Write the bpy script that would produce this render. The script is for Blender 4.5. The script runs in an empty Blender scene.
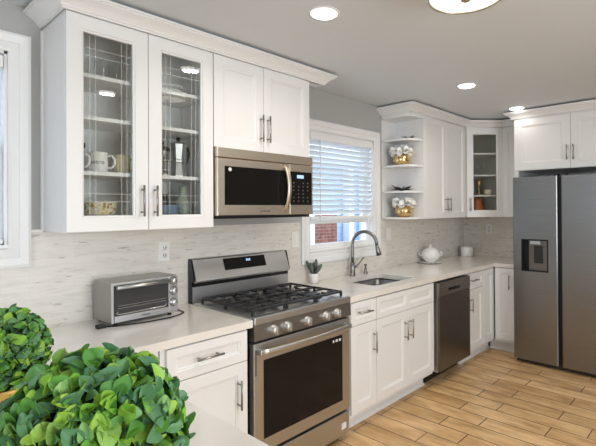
import bpy, bmesh, math, random
from mathutils import Vector, Matrix
random.seed(7)
PI = math.pi
S = bpy.context.scene
COL = S.collection

# ------------------------------------------------------------------ camera
CAM = dict(pos=(0.0, -2.51743, 1.48588), yaw=48.53456, pitch=0.37799, roll=-0.33589, f=443.399, px=341.170, py=206.050)
def make_camera():
    yaw, pt, rl = (math.radians(CAM[k]) for k in ('yaw', 'pitch', 'roll'))
    F = Vector((math.sin(yaw)*math.cos(pt), math.cos(yaw)*math.cos(pt), math.sin(pt)))
    R = Vector((math.cos(yaw), -math.sin(yaw), 0)); U = R.cross(F)
    R2 = R*math.cos(rl) + U*math.sin(rl); U2 = -R*math.sin(rl) + U*math.cos(rl)
    cd = bpy.data.cameras.new('camera'); c = bpy.data.objects.new('camera', cd); COL.objects.link(c)
    M = Matrix((R2, U2, -F)).transposed().to_4x4(); M.translation = Vector(CAM['pos'])
    c.matrix_world = M
    cd.sensor_fit = 'HORIZONTAL'; cd.sensor_width = 36.0
    cd.lens = CAM['f']*36.0/596.0
    cd.shift_x = -(CAM['px']-298.0)/596.0
    cd.shift_y = (CAM['py']-223.0)/596.0
    cd.clip_start = 0.02; cd.clip_end = 200
    S.camera = c
make_camera()

# ------------------------------------------------------------------ view, world, daylight
S.view_settings.view_transform = 'Standard'
S.view_settings.look = 'None'
S.view_settings.gamma = 1.0
S.view_settings.use_curve_mapping = False
S.view_settings.exposure = -0.25
w = bpy.data.worlds.new('sky'); S.world = w; w.use_nodes = True
bg = w.node_tree.nodes['Background']; bg.inputs[0].default_value = (0.72, 0.85, 1.0, 1); bg.inputs[1].default_value = 4.0

def area_light(name, loc, aim, sx, sy, power, color, spread=PI):
    ld = bpy.data.lights.new(name, 'AREA'); ld.shape = 'RECTANGLE'; ld.size = sx; ld.size_y = sy
    ld.energy = power; ld.color = color; ld.spread = spread
    o = bpy.data.objects.new(name, ld); COL.objects.link(o); o.location = loc
    o.rotation_euler = (Vector(aim)-Vector(loc)).to_track_quat('-Z', 'Y').to_euler()
    return o
# daylight through the windows of the side of the house behind the camera
area_light('daylight_front', (1.1, -4.50, 1.45), (1.3, 0, 1.3), 1.9, 1.7, 62, (1.0, 0.97, 0.925))
area_light('daylight_side', (-2.50, -2.2, 1.50), (3, -2.0, 1.3), 1.7, 1.4, 26, (0.95, 0.97, 1.0))

# ------------------------------------------------------------------ materials
def mat(name, color=(.8, .8, .8), rough=.5, metal=0.0, spec=.5, emit=None, es=0.0, trans=0.0, ior=1.45, coat=0.0, alpha=1.0):
    m = bpy.data.materials.new(name); m.use_nodes = True
    b = m.node_tree.nodes['Principled BSDF']
    b.inputs['Base Color'].default_value = (*color, 1)
    b.inputs['Roughness'].default_value = rough; b.inputs['Metallic'].default_value = metal
    b.inputs['Specular IOR Level'].default_value = spec; b.inputs['IOR'].default_value = ior
    b.inputs['Transmission Weight'].default_value = trans; b.inputs['Coat Weight'].default_value = coat
    b.inputs['Alpha'].default_value = alpha
    if emit:
        b.inputs['Emission Color'].default_value = (*emit, 1); b.inputs['Emission Strength'].default_value = es
    return m
def nd(m, kind, **kw):
    n = m.node_tree.nodes.new(kind)
    for k, v in kw.items(): setattr(n, k, v)
    return n
def lk(m, a, b): m.node_tree.links.new(a, b)
def bsdf(m): return m.node_tree.nodes['Principled BSDF']
def coords(m, scale=(1, 1, 1), kind='Object', rot=(0, 0, 0)):
    t = nd(m, 'ShaderNodeTexCoord'); mp = nd(m, 'ShaderNodeMapping')
    mp.inputs['Scale'].default_value = scale; mp.inputs['Rotation'].default_value = rot
    lk(m, t.outputs[kind], mp.inputs['Vector']); return mp.outputs['Vector']
def ramp(m, fac, stops):
    r = nd(m, 'ShaderNodeValToRGB'); e = r.color_ramp.elements
    while len(e) < len(stops): e.new(.5)
    for i, (p, c) in enumerate(stops): e[i].position = p; e[i].color = (*c, 1)
    lk(m, fac, r.inputs['Fac']); return r.outputs['Color']
def noise(m, vec, scale, detail=3.0, rough=.55):
    n = nd(m, 'ShaderNodeTexNoise'); n.inputs['Scale'].default_value = scale
    n.inputs['Detail'].default_value = detail; n.inputs['Roughness'].default_value = rough
    lk(m, vec, n.inputs['Vector']); return n.outputs['Fac']
def bump(m, h, strength, dist=.002):
    b = nd(m, 'ShaderNodeBump'); b.inputs['Strength'].default_value = strength; b.inputs['Distance'].default_value = dist
    lk(m, h, b.inputs['Height']); lk(m, b.outputs['Normal'], bsdf(m).inputs['Normal'])
def mixc(m, fac, a, b, mode='MIX'):
    x = nd(m, 'ShaderNodeMix', data_type='RGBA', blend_type=mode)
    for s, v in ((x.inputs[0], fac), (x.inputs[6], a), (x.inputs[7], b)):
        if isinstance(v, (int, float)): s.default_value = v
        elif isinstance(v, tuple): s.default_value = (*v, 1)
        else: lk(m, v, s)
    return x.outputs[2]

M = {}
M['cab'] = mat('cabinet_white', (.80, .797, .785), .36)
M['cab_in'] = mat('cabinet_interior', (.74, .72, .62), .5)
M['wall'] = mat('wall_paint', (.44, .44, .43), .33)
M['ceil'] = mat('ceiling_paint', (.68, .71, .735), .7)
M['trim'] = mat('trim_white', (.83, .83, .82), .35)
M['dark'] = mat('dark_plastic', (.02, .02, .02), .45)
M['black'] = mat('black_enamel', (.012, .012, .013), .25)
M['iron'] = mat('cast_iron', (.022, .023, .026), .42)
M['bglass'] = mat('black_glass', (.010, .009, .008), .09, spec=.25)
M['nickel'] = mat('brushed_nickel', (.34, .33, .315), .32, 1.0)
M['chrome'] = mat('polished_steel', (.55, .545, .53), .36, 1.0)
M['faucet'] = mat('faucet_nickel', (.25, .245, .235), .3, 1.0)
M['alu'] = mat('cast_aluminium', (.62, .62, .61), .3, 1.0)
M['gold'] = mat('gold_metal', (.72, .52, .26), .25, 1.0)
M['ceramic'] = mat('white_ceramic', (.85, .84, .81), .2, coat=.3)
M['plate'] = mat('white_plastic', (.82, .81, .78), .4)
M['cream'] = mat('cream_ceramic', (.80, .74, .60), .35)
M['petal'] = mat('white_petals', (.90, .89, .85), .7)
M['plantdark'] = mat('dark_dried_plant', (.02, .02, .018), .8)
M['succ'] = mat('succulent_green', (.10, .13, .10), .5)
M['blue'] = mat('blue_enamel', (.20, .30, .42), .4)
M['greenb'] = mat('sage_glaze', (.36, .42, .34), .35)
M['orange'] = mat('orange_glaze', (.50, .13, .03), .4)
M['printdark'] = mat('dark_print', (.06, .05, .07), .6)
M['display'] = mat('display_glow', (.02, .02, .03), .3, emit=(.45, .65, 1.0), es=1.6)
M['icon'] = mat('white_print', (.75, .75, .73), .5)
M['lens'] = mat('lamp_lens', (.9, .9, .9), .5, emit=(1.0, .96, .90), es=7.0)
M['drumglass'] = mat('frosted_lamp_glass', (.9, .88, .84), .4, emit=(1.0, .95, .86), es=3.0)
M['potgold'] = mat('gold_pot', (.66, .40, .10), .42, .35)
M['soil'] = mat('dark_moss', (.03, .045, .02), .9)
M['brass'] = mat('satin_nickel_trim', (.46, .42, .36), .3, 1.0)
M['gasket'] = mat('black_gasket', (.012, .012, .012), .6)
M['siding'] = mat('blue_siding', (.42, .56, .74), .7)
M['whiteext'] = mat('exterior_white', (.80, .82, .84), .6)
M['ground'] = mat('outdoor_concrete', (.55, .56, .57), .9)
M['fridgebody'] = mat('fridge_side_grey', (.12, .12, .12), .5)
M['rubber'] = mat('black_rubber', (.015, .015, .015), .6)

def steel(name, col, rough, axis=0, amount=.08):
    m = mat(name, col, rough, 1.0)
    sc = [6, 6, 6]; sc = [800, 800, 800]; sc[axis] = 2.5
    v = coords(m, tuple(sc)); n = noise(m, v, 1.0, 4.0, .6)
    r = nd(m, 'ShaderNodeMapRange'); r.inputs['To Min'].default_value = rough-.06; r.inputs['To Max'].default_value = rough+.10
    lk(m, n, r.inputs['Value']); lk(m, r.outputs[0], bsdf(m).inputs['Roughness'])
    bump(m, n, amount, .0006)
    bsdf(m).inputs['Anisotropic'].default_value = .3
    return m
M['steel'] = steel('stainless_steel', (.53, .535, .54), .36)
M['steelw'] = steel('stainless_floor_tint', (.64, .56, .46), .34)  # warm tint puts the wood floor's reflection into the steel colour
M['fsteel'] = steel('fridge_stainless', (.27, .272, .276), .27, axis=1, amount=0.0)
M['dsteel'] = steel('dark_stainless', (.20, .185, .17), .3)
M['dsteel2'] = steel('dark_stainless_strip', (.34, .32, .30), .3)
M['tsteel'] = steel('toaster_steel', (.38, .375, .365), .34)
M['tglass'] = mat('toaster_glass', (.055, .054, .052), .10, spec=.35)
M['trayst'] = mat('cooktop_steel', (.36, .355, .35), .3, 1.0)
M['knobm'] = mat('knob_metal', (.50, .495, .48), .45, 1.0)
M['sink'] = steel('sink_steel', (.24, .24, .24), .35)

def clear_glass(name, tint=(1, 1, 1), refl=.10):
    m = bpy.data.materials.new(name); m.use_nodes = True; nt = m.node_tree; nt.nodes.clear()
    out = nt.nodes.new('ShaderNodeOutputMaterial'); mix = nt.nodes.new('ShaderNodeMixShader')
    t = nt.nodes.new('ShaderNodeBsdfTransparent'); t.inputs[0].default_value = (*tint, 1)
    g = nt.nodes.new('ShaderNodeBsdfGlossy'); g.inputs['Roughness'].default_value = .01
    lw = nt.nodes.new('ShaderNodeLayerWeight'); lw.inputs['Blend'].default_value = .5
    pw = nt.nodes.new('ShaderNodeMath'); pw.operation = 'POWER'; pw.inputs[1].default_value = 5.0
    ad = nt.nodes.new('ShaderNodeMath'); ad.operation = 'MULTIPLY_ADD'; ad.inputs[1].default_value = .9; ad.inputs[2].default_value = refl
    nt.links.new(lw.outputs['Facing'], pw.inputs[0]); nt.links.new(pw.outputs[0], ad.inputs[0]); nt.links.new(ad.outputs[0], mix.inputs[0])
    nt.links.new(t.outputs[0], mix.inputs[1]); nt.links.new(g.outputs[0], mix.inputs[2]); nt.links.new(mix.outputs[0], out.inputs[0])
    return m
M['glass'] = clear_glass('window_glass', refl=.03)
M['cabglass'] = clear_glass('cabinet_glass', (.95, .96, .95), .05)
M['groove'] = mat('bevelled_groove', (.85, .85, .83), .25, alpha=.28)
M['tumbler'] = clear_glass('tumbler_glass', (.96, .97, .97), .05)

m = M['tile'] = mat('marble_mosaic', (.7, .68, .64), .32)           # linear marble tiles with soft grey flecks
v = coords(m, (1, 1, 1), rot=(math.radians(90), 0, 0))
br = nd(m, 'ShaderNodeTexBrick'); br.offset = .37
for k, x in (('Scale', 1.0), ('Mortar Size', .0012), ('Mortar Smooth', .3), ('Brick Width', .30), ('Row Height', .038), ('Bias', 0.0)): br.inputs[k].default_value = x
br.inputs['Color1'].default_value = (.76, .725, .665, 1); br.inputs['Color2'].default_value = (.71, .675, .615, 1); br.inputs['Mortar'].default_value = (.68, .645, .59, 1)
lk(m, v, br.inputs['Vector'])
v2 = coords(m, (5, 5, 26)); n1 = noise(m, v2, 1.6, 6, .62)
f1 = ramp(m, n1, [(0.0, (.58, .56, .52)), (.40, (.86, .85, .83)), (.52, (1, 1, 1)), (1, (1.0, 1.0, 1.0))])
c1 = mixc(m, .55, br.outputs['Color'], f1, 'MULTIPLY')
v3 = coords(m, (9, 9, 48)); n3 = noise(m, v3, 1.0, 3, .5)
f3 = ramp(m, n3, [(0.0, (.38, .35, .32)), (.32, (.48, .45, .42)), (.365, (1, 1, 1)), (1, (1, 1, 1))])
c2 = mixc(m, .6, c1, f3, 'MULTIPLY'); lk(m, c2, bsdf(m).inputs['Base Color'])
bump(m, br.outputs['Fac'], -.25, .002)

m = M['quartz'] = mat('quartz_counter', (.78, .75, .70), .16, coat=.15)
v = coords(m, (1, 1, 1)); n = noise(m, v, 7, 6)
lk(m, ramp(m, n, [(.3, (.74, .705, .645)), (.65, (.80, .77, .72))]), bsdf(m).inputs['Base Color'])
M['quartzedge'] = M['quartz']

m = M['floor'] = mat('wood_look_tile', (.6, .4, .2), .30)
v = coords(m, (1, 1, 1), rot=(0, 0, math.radians(90)))
br = nd(m, 'ShaderNodeTexBrick'); br.offset = .36; br.offset_frequency = 2
for k, x in (('Scale', 1.0), ('Mortar Size', .004), ('Mortar Smooth', .2), ('Brick Width', .60), ('Row Height', .152), ('Bias', 0.0)): br.inputs[k].default_value = x
br.inputs['Color1'].default_value = (.66, .42, .195, 1); br.inputs['Color2'].default_value = (.84, .575, .30, 1); br.inputs['Mortar'].default_value = (.17, .09, .04, 1)
lk(m, v, br.inputs['Vector'])
v2 = coords(m, (16, 1.6, 1)); n1 = noise(m, v2, 1.5, 6, .6)
f1 = ramp(m, n1, [(.2, (.60, .52, .42)), (.52, (1, 1, 1)), (.85, (1.0, 1.0, 1.0))])
v3 = coords(m, (5.5, 2.2, 1)); n3 = noise(m, v3, 1.4, 4)
f3 = ramp(m, n3, [(.36, (.66, .58, .48)), (.60, (1.0, 1, 1))])
lk(m, mixc(m, .8, mixc(m, .8, br.outputs['Color'], f1, 'MULTIPLY'), f3, 'MULTIPLY'), bsdf(m).inputs['Base Color'])
bump(m, br.outputs['Fac'], -.3, .002)

m = M['leaf'] = mat('boxwood_leaf', (.1, .3, .05), .42, spec=.4)
g = nd(m, 'ShaderNodeNewGeometry')
c = ramp(m, g.outputs['Random Per Island'], [(0, (.06, .17, .075)), (.2, (.12, .27, .13)), (.40, (.10, .29, .05)), (.60, (.20, .43, .05)), (.82, (.35, .57, .07)), (1, (.19, .38, .15))])
lk(m, c, bsdf(m).inputs['Base Color'])
bsdf(m).inputs['Subsurface Weight'].default_value = 0.0

m = M['brick'] = mat('red_brick', (.4, .15, .1), .85)
v = coords(m, (1, 1, 1), rot=(math.radians(90), 0, 0))
br = nd(m, 'ShaderNodeTexBrick'); 
for k, x in (('Scale', 1.0), ('Mortar Size', .006), ('Brick Width', .22), ('Row Height', .07)): br.inputs[k].default_value = x
br.inputs['Color1'].default_value = (.20, .065, .045, 1); br.inputs['Color2'].default_value = (.15, .045, .03, 1); br.inputs['Mortar'].default_value = (.24, .17, .14, 1)
lk(m, v, br.inputs['Vector']); lk(m, br.outputs['Color'], bsdf(m).inputs['Base Color'])

m = M['blind'] = mat('white_slat', (.86, .87, .88), .45)
nt = m.node_tree; tr = nd(m, 'ShaderNodeBsdfTranslucent'); tr.inputs[0].default_value = (.85, .9, .95, 1)
mx = nd(m, 'ShaderNodeMixShader'); mx.inputs[0].default_value = .35
lk(m, bsdf(m).outputs[0], mx.inputs[1]); lk(m, tr.outputs[0], mx.inputs[2]); lk(m, mx.outputs[0], nt.nodes['Material Output'].inputs[0])

m = M['fruit'] = mat('fruit_pattern_ceramic', (.8, .75, .6), .3)
v = coords(m, (1, 1, 1)); vo = nd(m, 'ShaderNodeTexVoronoi'); vo.inputs['Scale'].default_value = 62; lk(m, v, vo.inputs['Vector'])
hs = nd(m, 'ShaderNodeSeparateColor'); lk(m, vo.outputs['Color'], hs.inputs[0])
pc = ramp(m, hs.outputs[0], [(0, (.72, .46, .06)), (.35, (.80, .62, .12)), (.55, (.22, .32, .08)), (.75, (.55, .14, .08)), (1, (.75, .7, .55))])
msk = ramp(m, vo.outputs['Distance'], [(0, (1, 1, 1)), (.42, (1, 1, 1)), (.5, (0, 0, 0)), (1, (0, 0, 0))])
lk(m, mixc(m, msk, (.82, .77, .64), pc), bsdf(m).inputs['Base Color'])
m = M['striped'] = mat('cream_striped_ceramic', (.8, .7, .5), .35)
v = coords(m, (1, 1, 1)); wv = nd(m, 'ShaderNodeTexWave'); wv.inputs['Scale'].default_value = 28; wv.inputs['Distortion'].default_value = .6; lk(m, v, wv.inputs['Vector'])
lk(m, ramp(m, wv.outputs['Fac'], [(.2, (.72, .58, .26)), (.55, (.84, .78, .62)), (.8, (.85, .81, .70))]), bsdf(m).inputs['Base Color'])

# ------------------------------------------------------------------ mesh builder
class MB:
    def __init__(s): s.bm = bmesh.new(); s.sm = []
    def v(s, p): return s.bm.verts.new(p)
    def face(s, vs, smooth=False):
        try: f = s.bm.faces.new(vs)
        except ValueError: return None
        f.smooth = smooth; return f
    def box(s, x0, x1, y0, y1, z0, z1, bev=0.0, seg=2):
        if x0 > x1: x0, x1 = x1, x0
        if y0 > y1: y0, y1 = y1, y0
        if z0 > z1: z0, z1 = z1, z0
        b = bmesh.new()
        vs = [b.verts.new((x, y, z)) for x in (x0, x1) for y in (y0, y1) for z in (z0, z1)]
        for q in ((0, 1, 3, 2), (4, 6, 7, 5), (0, 4, 5, 1), (2, 3, 7, 6), (0, 2, 6, 4), (1, 5, 7, 3)): b.faces.new([vs[i] for i in q])
        if bev: bmesh.ops.bevel(b, geom=list(b.edges), offset=bev, segments=seg, profile=.5, affect='EDGES')
        s.merge(b); return s
    def merge(s, b, mtx=None):
        if mtx is not None: bmesh.ops.transform(b, matrix=mtx, verts=b.verts)
        mp = {}
        for v in b.verts: mp[v] = s.bm.verts.new(v.co)
        for f in b.faces:
            try: nf = s.bm.faces.new([mp[v] for v in f.verts]); nf.smooth = f.smooth
            except ValueError: pass
        b.free()
    def rings(s, rings, cap0=True, cap1=True, smooth=True, closed=False):
        R = [[s.v(p) for p in r] for r in rings]; n = len(R[0])
        pairs = list(zip(R, R[1:])) + ([(R[-1], R[0])] if closed else [])
        for a, b in pairs:
            for i in range(n): s.face([a[i], a[(i+1) % n], b[(i+1) % n], b[i]], smooth)
        if not closed:
            if cap0: s.face(R[0][::-1])
            if cap1: s.face(R[-1])
        return s
    def cyl(s, p0, p1, r0, r1=None, seg=16, smooth=True):
        r1 = r0 if r1 is None else r1
        p0 = Vector(p0); p1 = Vector(p1); d = (p1-p0).normalized()
        a = d.orthogonal().normalized(); b = d.cross(a)
        ring = lambda p, r: [p + (a*math.cos(t)+b*math.sin(t))*r for t in (2*PI*i/seg for i in range(seg))]
        return s.rings([ring(p0, r0), ring(p1, r1)], smooth=smooth)
    def tube(s, pts, r, seg=10, closed=False):
        pts = [Vector(p) for p in pts]; n = len(pts); rr = r if isinstance(r, (list, tuple)) else [r]*n
        out = []; prev = None
        for i, p in enumerate(pts):
            if closed: d = (pts[(i+1) % n]-pts[i-1]).normalized()
            else: d = (pts[min(i+1, n-1)]-pts[max(i-1, 0)]).normalized()
            a = d.orthogonal().normalized() if prev is None else (prev - d*prev.dot(d)).normalized()
            prev = a; b = d.cross(a)
            out.append([p+(a*math.cos(t)+b*math.sin(t))*rr[i] for t in (2*PI*k/seg for k in range(seg))])
        return s.rings(out, closed=closed)
    def lathe(s, prof, c=(0, 0, 0), seg=28, axis='z', smooth=True, sx=1.0, sy=1.0, cap1=True):
        rs = []; loop = prof[0] == prof[-1]
        if loop: prof = prof[:-1]
        for r, z in prof:
            r = max(r, 1e-5); ring = []
            for i in range(seg):
                t = 2*PI*i/seg; x, y = r*math.cos(t)*sx, r*math.sin(t)*sy
                if axis == 'z': q = (x, y, z)
                elif axis == '-y': q = (x, -z, y)
                elif axis == '-x': q = (-z, x, y)
                ring.append((c[0]+q[0], c[1]+q[1], c[2]+q[2]))
            rs.append(ring)
        return s.rings(rs, smooth=smooth, closed=loop, cap1=cap1)
    def sphere(s, c, r, seg=16, rgs=10):
        prof = [(math.sin(PI*i/rgs), -math.cos(PI*i/rgs)) for i in range(rgs+1)]
        r3 = r if isinstance(r, (tuple, list)) else (r, r, r)
        rs = [[(c[0]+q*math.cos(2*PI*k/seg)*r3[0], c[1]+q*math.sin(2*PI*k/seg)*r3[1], c[2]+z*r3[2]) for k in range(seg)] for q, z in [(max(q, 1e-4), z) for q, z in prof]]
        return s.rings(rs)
    def prism(s, poly, lo, hi, axis='z', smooth=False):
        def q(a, b, t): return {'z': (a, b, t), 'y': (a, t, b), 'x': (t, a, b)}[axis]
        return s.rings([[q(a, b, lo) for a, b in poly], [q(a, b, hi) for a, b in poly]], smooth=smooth)
    def slab(s, outer, holes, z0, z1):
        b = bmesh.new(); loops = []
        for lp in [outer]+holes:
            vs = [b.verts.new((x, y, z1)) for x, y in lp]; loops.append(vs)
            for i in range(len(vs)): b.edges.new((vs[i], vs[(i+1) % len(vs)]))
        bmesh.ops.triangle_fill(b, use_beauty=True, use_dissolve=False, edges=list(b.edges), normal=(0, 0, 1))
        low = {v: b.verts.new((v.co.x, v.co.y, z0)) for vs in loops for v in vs}
        for f in list(b.faces): b.faces.new([low[v] for v in reversed(f.verts)])
        for vs in loops:
            for i in range(len(vs)):
                a, c = vs[i], vs[(i+1) % len(vs)]
                b.faces.new([a, c, low[c], low[a]])
        s.merge(b); return s
    def loft_rects(s, rects, hole=False, back=True):
        """rects: (x0,x1,z0,z1,y) nested rectangles; last is capped unless hole"""
        R = [[s.v((x0, y, z0)), s.v((x1, y, z0)), s.v((x1, y, z1)), s.v((x0, y, z1))] for x0, x1, z0, z1, y in rects]
        for a, b in zip(R, R[1:]):
            for i in range(4): s.face([a[i], a[(i+1) % 4], b[(i+1) % 4], b[i]])
        if hole:
            a, b = R[-1], R[0]
            for i in range(4): s.face([a[i], a[(i+1) % 4], b[(i+1) % 4], b[i]])
        else:
            s.face(R[-1])
            if back: s.face(R[0][::-1])
        return s
    def sweep(s, prof, path, flip=1):
        """prof [(out, z)], path [(x,y)] open, mitred, out to the right of travel * flip"""
        P = [Vector((x, y)) for x, y in path]; n = len(P); rs = []
        for i, p in enumerate(P):
            nr = lambda d: Vector((d.y, -d.x))*flip
            if i == 0: m_ = nr((P[1]-P[0]).normalized())
            elif i == n-1: m_ = nr((P[-1]-P[-2]).normalized())
            else:
                a = nr((P[i]-P[i-1]).normalized()); b = nr((P[i+1]-P[i]).normalized())
                m_ = (a+b); m_ = m_/(m_.dot(a))
            rs.append([(p.x+m_.x*o, p.y+m_.y*o, z) for o, z in prof])
        return s.rings(rs, smooth=False)
    def build(s, name, material, parent=None, shift=None):
        bmesh.ops.recalc_face_normals(s.bm, faces=list(s.bm.faces))
        me = bpy.data.meshes.new(name)
        if shift is not None: bmesh.ops.translate(s.bm, vec=-Vector(shift), verts=list(s.bm.verts))
        s.bm.to_mesh(me); s.bm.free()
        me.materials.append(M[material] if isinstance(material, str) else material)
        o = bpy.data.objects.new(name, me); COL.objects.link(o)
        if parent is not None: o.parent = parent
        if shift is not None and parent is None: o.location = shift
        return o

def tag(o, label, cat, group=None):
    o['label'] = label; o['category'] = cat
    if group: o['group'] = group
    return o
def thing(name, label, cat, loc=(0, 0, 0), rz=0.0, group=None):
    o = bpy.data.objects.new(name, None); COL.objects.link(o); o.empty_display_size = .1
    o.location = loc; o.rotation_euler = (0, 0, rz)
    return tag(o, label, cat, group)
def struct(o): o['kind'] = 'structure'; return o
def dup(root, loc, label, rz=None):
    r = root.copy(); COL.objects.link(r); r.location = loc; r['label'] = label
    if rz is not None: r.rotation_euler = (0, 0, rz)
    for ch in list(root.children):
        c = ch.copy(); COL.objects.link(c); c.parent = r
        for g in list(ch.children):
            d = g.copy(); COL.objects.link(d); d.parent = c
    return r
def lettering(name, txt, size, material, parent, loc, rot, depth=.0004):
    cu = bpy.data.curves.new(name, 'FONT'); cu.body = txt; cu.size = size; cu.extrude = depth; cu.align_x = 'CENTER'; cu.align_y = 'CENTER'
    t = bpy.data.objects.new(name, cu); COL.objects.link(t)
    dg = bpy.context.evaluated_depsgraph_get(); me = bpy.data.meshes.new_from_object(t.evaluated_get(dg))
    bpy.data.objects.remove(t); me.name = name
    me.materials.clear(); me.materials.append(M[material])
    o = bpy.data.objects.new(name, me); COL.objects.link(o); o.parent = parent; o.location = loc; o.rotation_euler = rot
    return o

# ------------------------------------------------------------------ setting
XW = 5.15; ZC = 2.455; XL = -2.6; YF = -4.6
W1 = (2.455, 3.30, 1.145, 2.115)       # sink window opening x0 x1 z0 z1
W2 = (-.60, .515, 1.315, 2.225)        # left window opening
wb = MB()
zs = lambda a, b, z0, z1: wb.box(a, b, 0, .14, z0, z1)
zs(XL, W2[0], 0, ZC); zs(W2[0], W2[1], 0, W2[2]); zs(W2[0], W2[1], W2[3], ZC); zs(W2[1], W1[0], 0, ZC)
zs(W1[0], W1[1], 0, W1[2]); zs(W1[0], W1[1], W1[3], ZC); zs(W1[1], XW+.14, 0, ZC)
struct(wb.build('wall_back', 'wall'))
struct(MB().box(XW, XW+.14, YF, 0, 0, ZC).build('wall_right', 'wall'))
b = MB(); b.box(XL-.14, XL, YF, .14, 0, .8).box(XL-.14, XL, YF, .14, 2.2, ZC).box(XL-.14, XL, YF, -3.1, .8, 2.2).box(XL-.14, XL, -1.3, .14, .8, 2.2)
struct(b.build('wall_left', 'wall'))
b = MB(); b.box(XL-.14, XW+.14, YF-.14, YF, 0, .6).box(XL-.14, XW+.14, YF-.14, YF, 2.3, ZC)  .box(XL-.14, .1, YF-.14, YF, .6, 2.3).box(2.1, XW+.14, YF-.14, YF, .6, 2.3)
struct(b.build('wall_front', 'wall'))
struct(MB().box(XL-.14, XW+.14, YF-.14, .14, ZC, ZC+.1).build('ceiling', 'ceil'))
struct(MB().box(XL-.14, XW+.14, YF-.14, .14, -.1, 0).build('floor', 'floor'))
# backsplash
b = MB(); t = -.009
b.box(-.62, .606, t, -.0005, .914, 1.228).box(.606, 2.364, t, -.0005, .914, 1.384).box(2.364, 3.389, t, -.0005, .914, 1.064).box(3.389, XW-.0005, t, -.0005, .914, 1.384)
b.box(XW-.009, XW-.0005, -.95, t, .914, 1.384)
struct(b.build('trim_1', 'tile'))
struct(MB().box(.606, .654, -.012, -.0005, 1.384, 1.396).build('trim_2', 'trim'))

def window(name, W, cas, apron, loc_y=-.02):
    x0, x1, z0, z1 = W
    root = thing(name, 'x', 'window', (x0, 0, z0)); del root['label']; del root['category']; struct(root)
    sh = (x0, 0, z0)
    f = MB()
    # moulded casing
    prof = [(0, 0), (0, -.016), (.012, -.020), (cas*.45, -.017), (cas*.5, -.022), (cas-.012, -.026), (cas, -.022), (cas, 0)]
    pts = [(x0, z0-.005), (x0, z1), (x1, z1), (x1, z0-.005)]
    cor = [(-1, -1), (-1, 1), (1, 1), (1, -1)]
    R = []
    for (px, pz), (sx, sz) in zip(pts, cor): R.append([(px+sx*o, y-.0, pz+(sz*o if sz > 0 or 1 else 0)) for o, y in prof])
    f.rings(R, closed=True, smooth=False)
    struct_part = f.build('casing', 'trim', root, sh)
    # jamb liner + stool
    j = MB(); j.box(x0, x0+.012, 0, .13, z0, z1).box(x1-.012, x1, 0, .13, z0, z1).box(x0, x1, 0, .13, z1-.012, z1).box(x0, x1, -.012, .13, z0-.002, z0+.014)
    j.build('jamb', 'trim', root, sh)
    return root
win = window('window_1', W1, .088, .07)
x0, x1, z0, z1 = W1; zm = (z0+z1)/2-.23
def sash(z0_, z1_, y, root, sh):
    s_ = MB(); a = .036
    s_.box(x0+.012, x0+.012+a, y, y+.03, z0_, z1_).box(x1-.012-a, x1-.012, y, y+.03, z0_, z1_).box(x0+.012+a, x1-.012-a, y, y+.03, z0_, z0_+a*1.1).box(x0+.012+a, x1-.012-a, y, y+.03, z1_-a, z1_)
    o = s_.build('sash', 'trim', root, sh)
    MB().box(x0+.012+a, x1-.012-a, y+.012, y+.016, z0_+a*1.1, z1_-a).build('pane', 'glass', o, sh)
sash(z0+.014, 1.40, .045, win, (x0, 0, z0)); sash(1.375, z1-.012, .085, win, (x0, 0, z0))
win2 = window('window_2', W2, .088, .07)
x0, x1, z0, z1 = W2
sash(z0+.014, 1.79, .045, win2, (x0, 0, z0)); sash(1.76, z1-.012, .085, win2, (x0, 0, z0))

# blinds
def blind(label, x0, x1, ztop, zbot, pitch, tilt, y, group=None):
    r = thing('window_blind', label, 'blind', ((x0+x1)/2, y, ztop)); sh = ((x0+x1)/2, y, ztop)
    MB().box(x0, x1, y-.028, y+.028, ztop-.055, ztop, .004).build('headrail', 'trim', r, sh)
    z = ztop-.075; ca, sa = math.cos(tilt), math.sin(tilt)
    while z > zbot+.03:
        b = MB(); n = 4; top = []; bot = []
        for k in range(n+1):
            u = -.5+k/n; cv = .003*(1-4*u*u); yy = u*.05; 
            top.append((y+yy*ca-cv*sa, z+yy*sa+cv*ca+.0012)); bot.append((y+yy*ca-cv*sa, z+yy*sa+cv*ca-.0012))
        b.prism(top+bot[::-1], x0+.004, x1-.004, 'x'); b.build('slat', 'blind', r, sh); z -= pitch
    MB().box(x0+.002, x1-.002, y-.026, y+.026, zbot, zbot+.022, .004).build('bottom_rail', 'trim', r, sh)
    for xx in (x0+.11, x1-.11):
        MB().box(xx-.0012, xx+.0012, y-.0275, y-.0262, zbot+.01, ztop-.05).build('ladder_cord', 'plate', r, sh)
    MB().cyl((x0+.10, y-.036, ztop-.05), (x0+.10, y-.036, zbot-.02), .0035, seg=8).build('tilt_wand', 'plate', r, sh)
    return r
blind('white slatted blind half raised in the window over the sink', 2.47, 3.285, 2.10, 1.405, .0435, math.radians(-38), .012)
blind('white slatted blind in the window at the left edge', -.58, .498, 2.20, 1.335, .0435, math.radians(62), .012)

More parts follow.
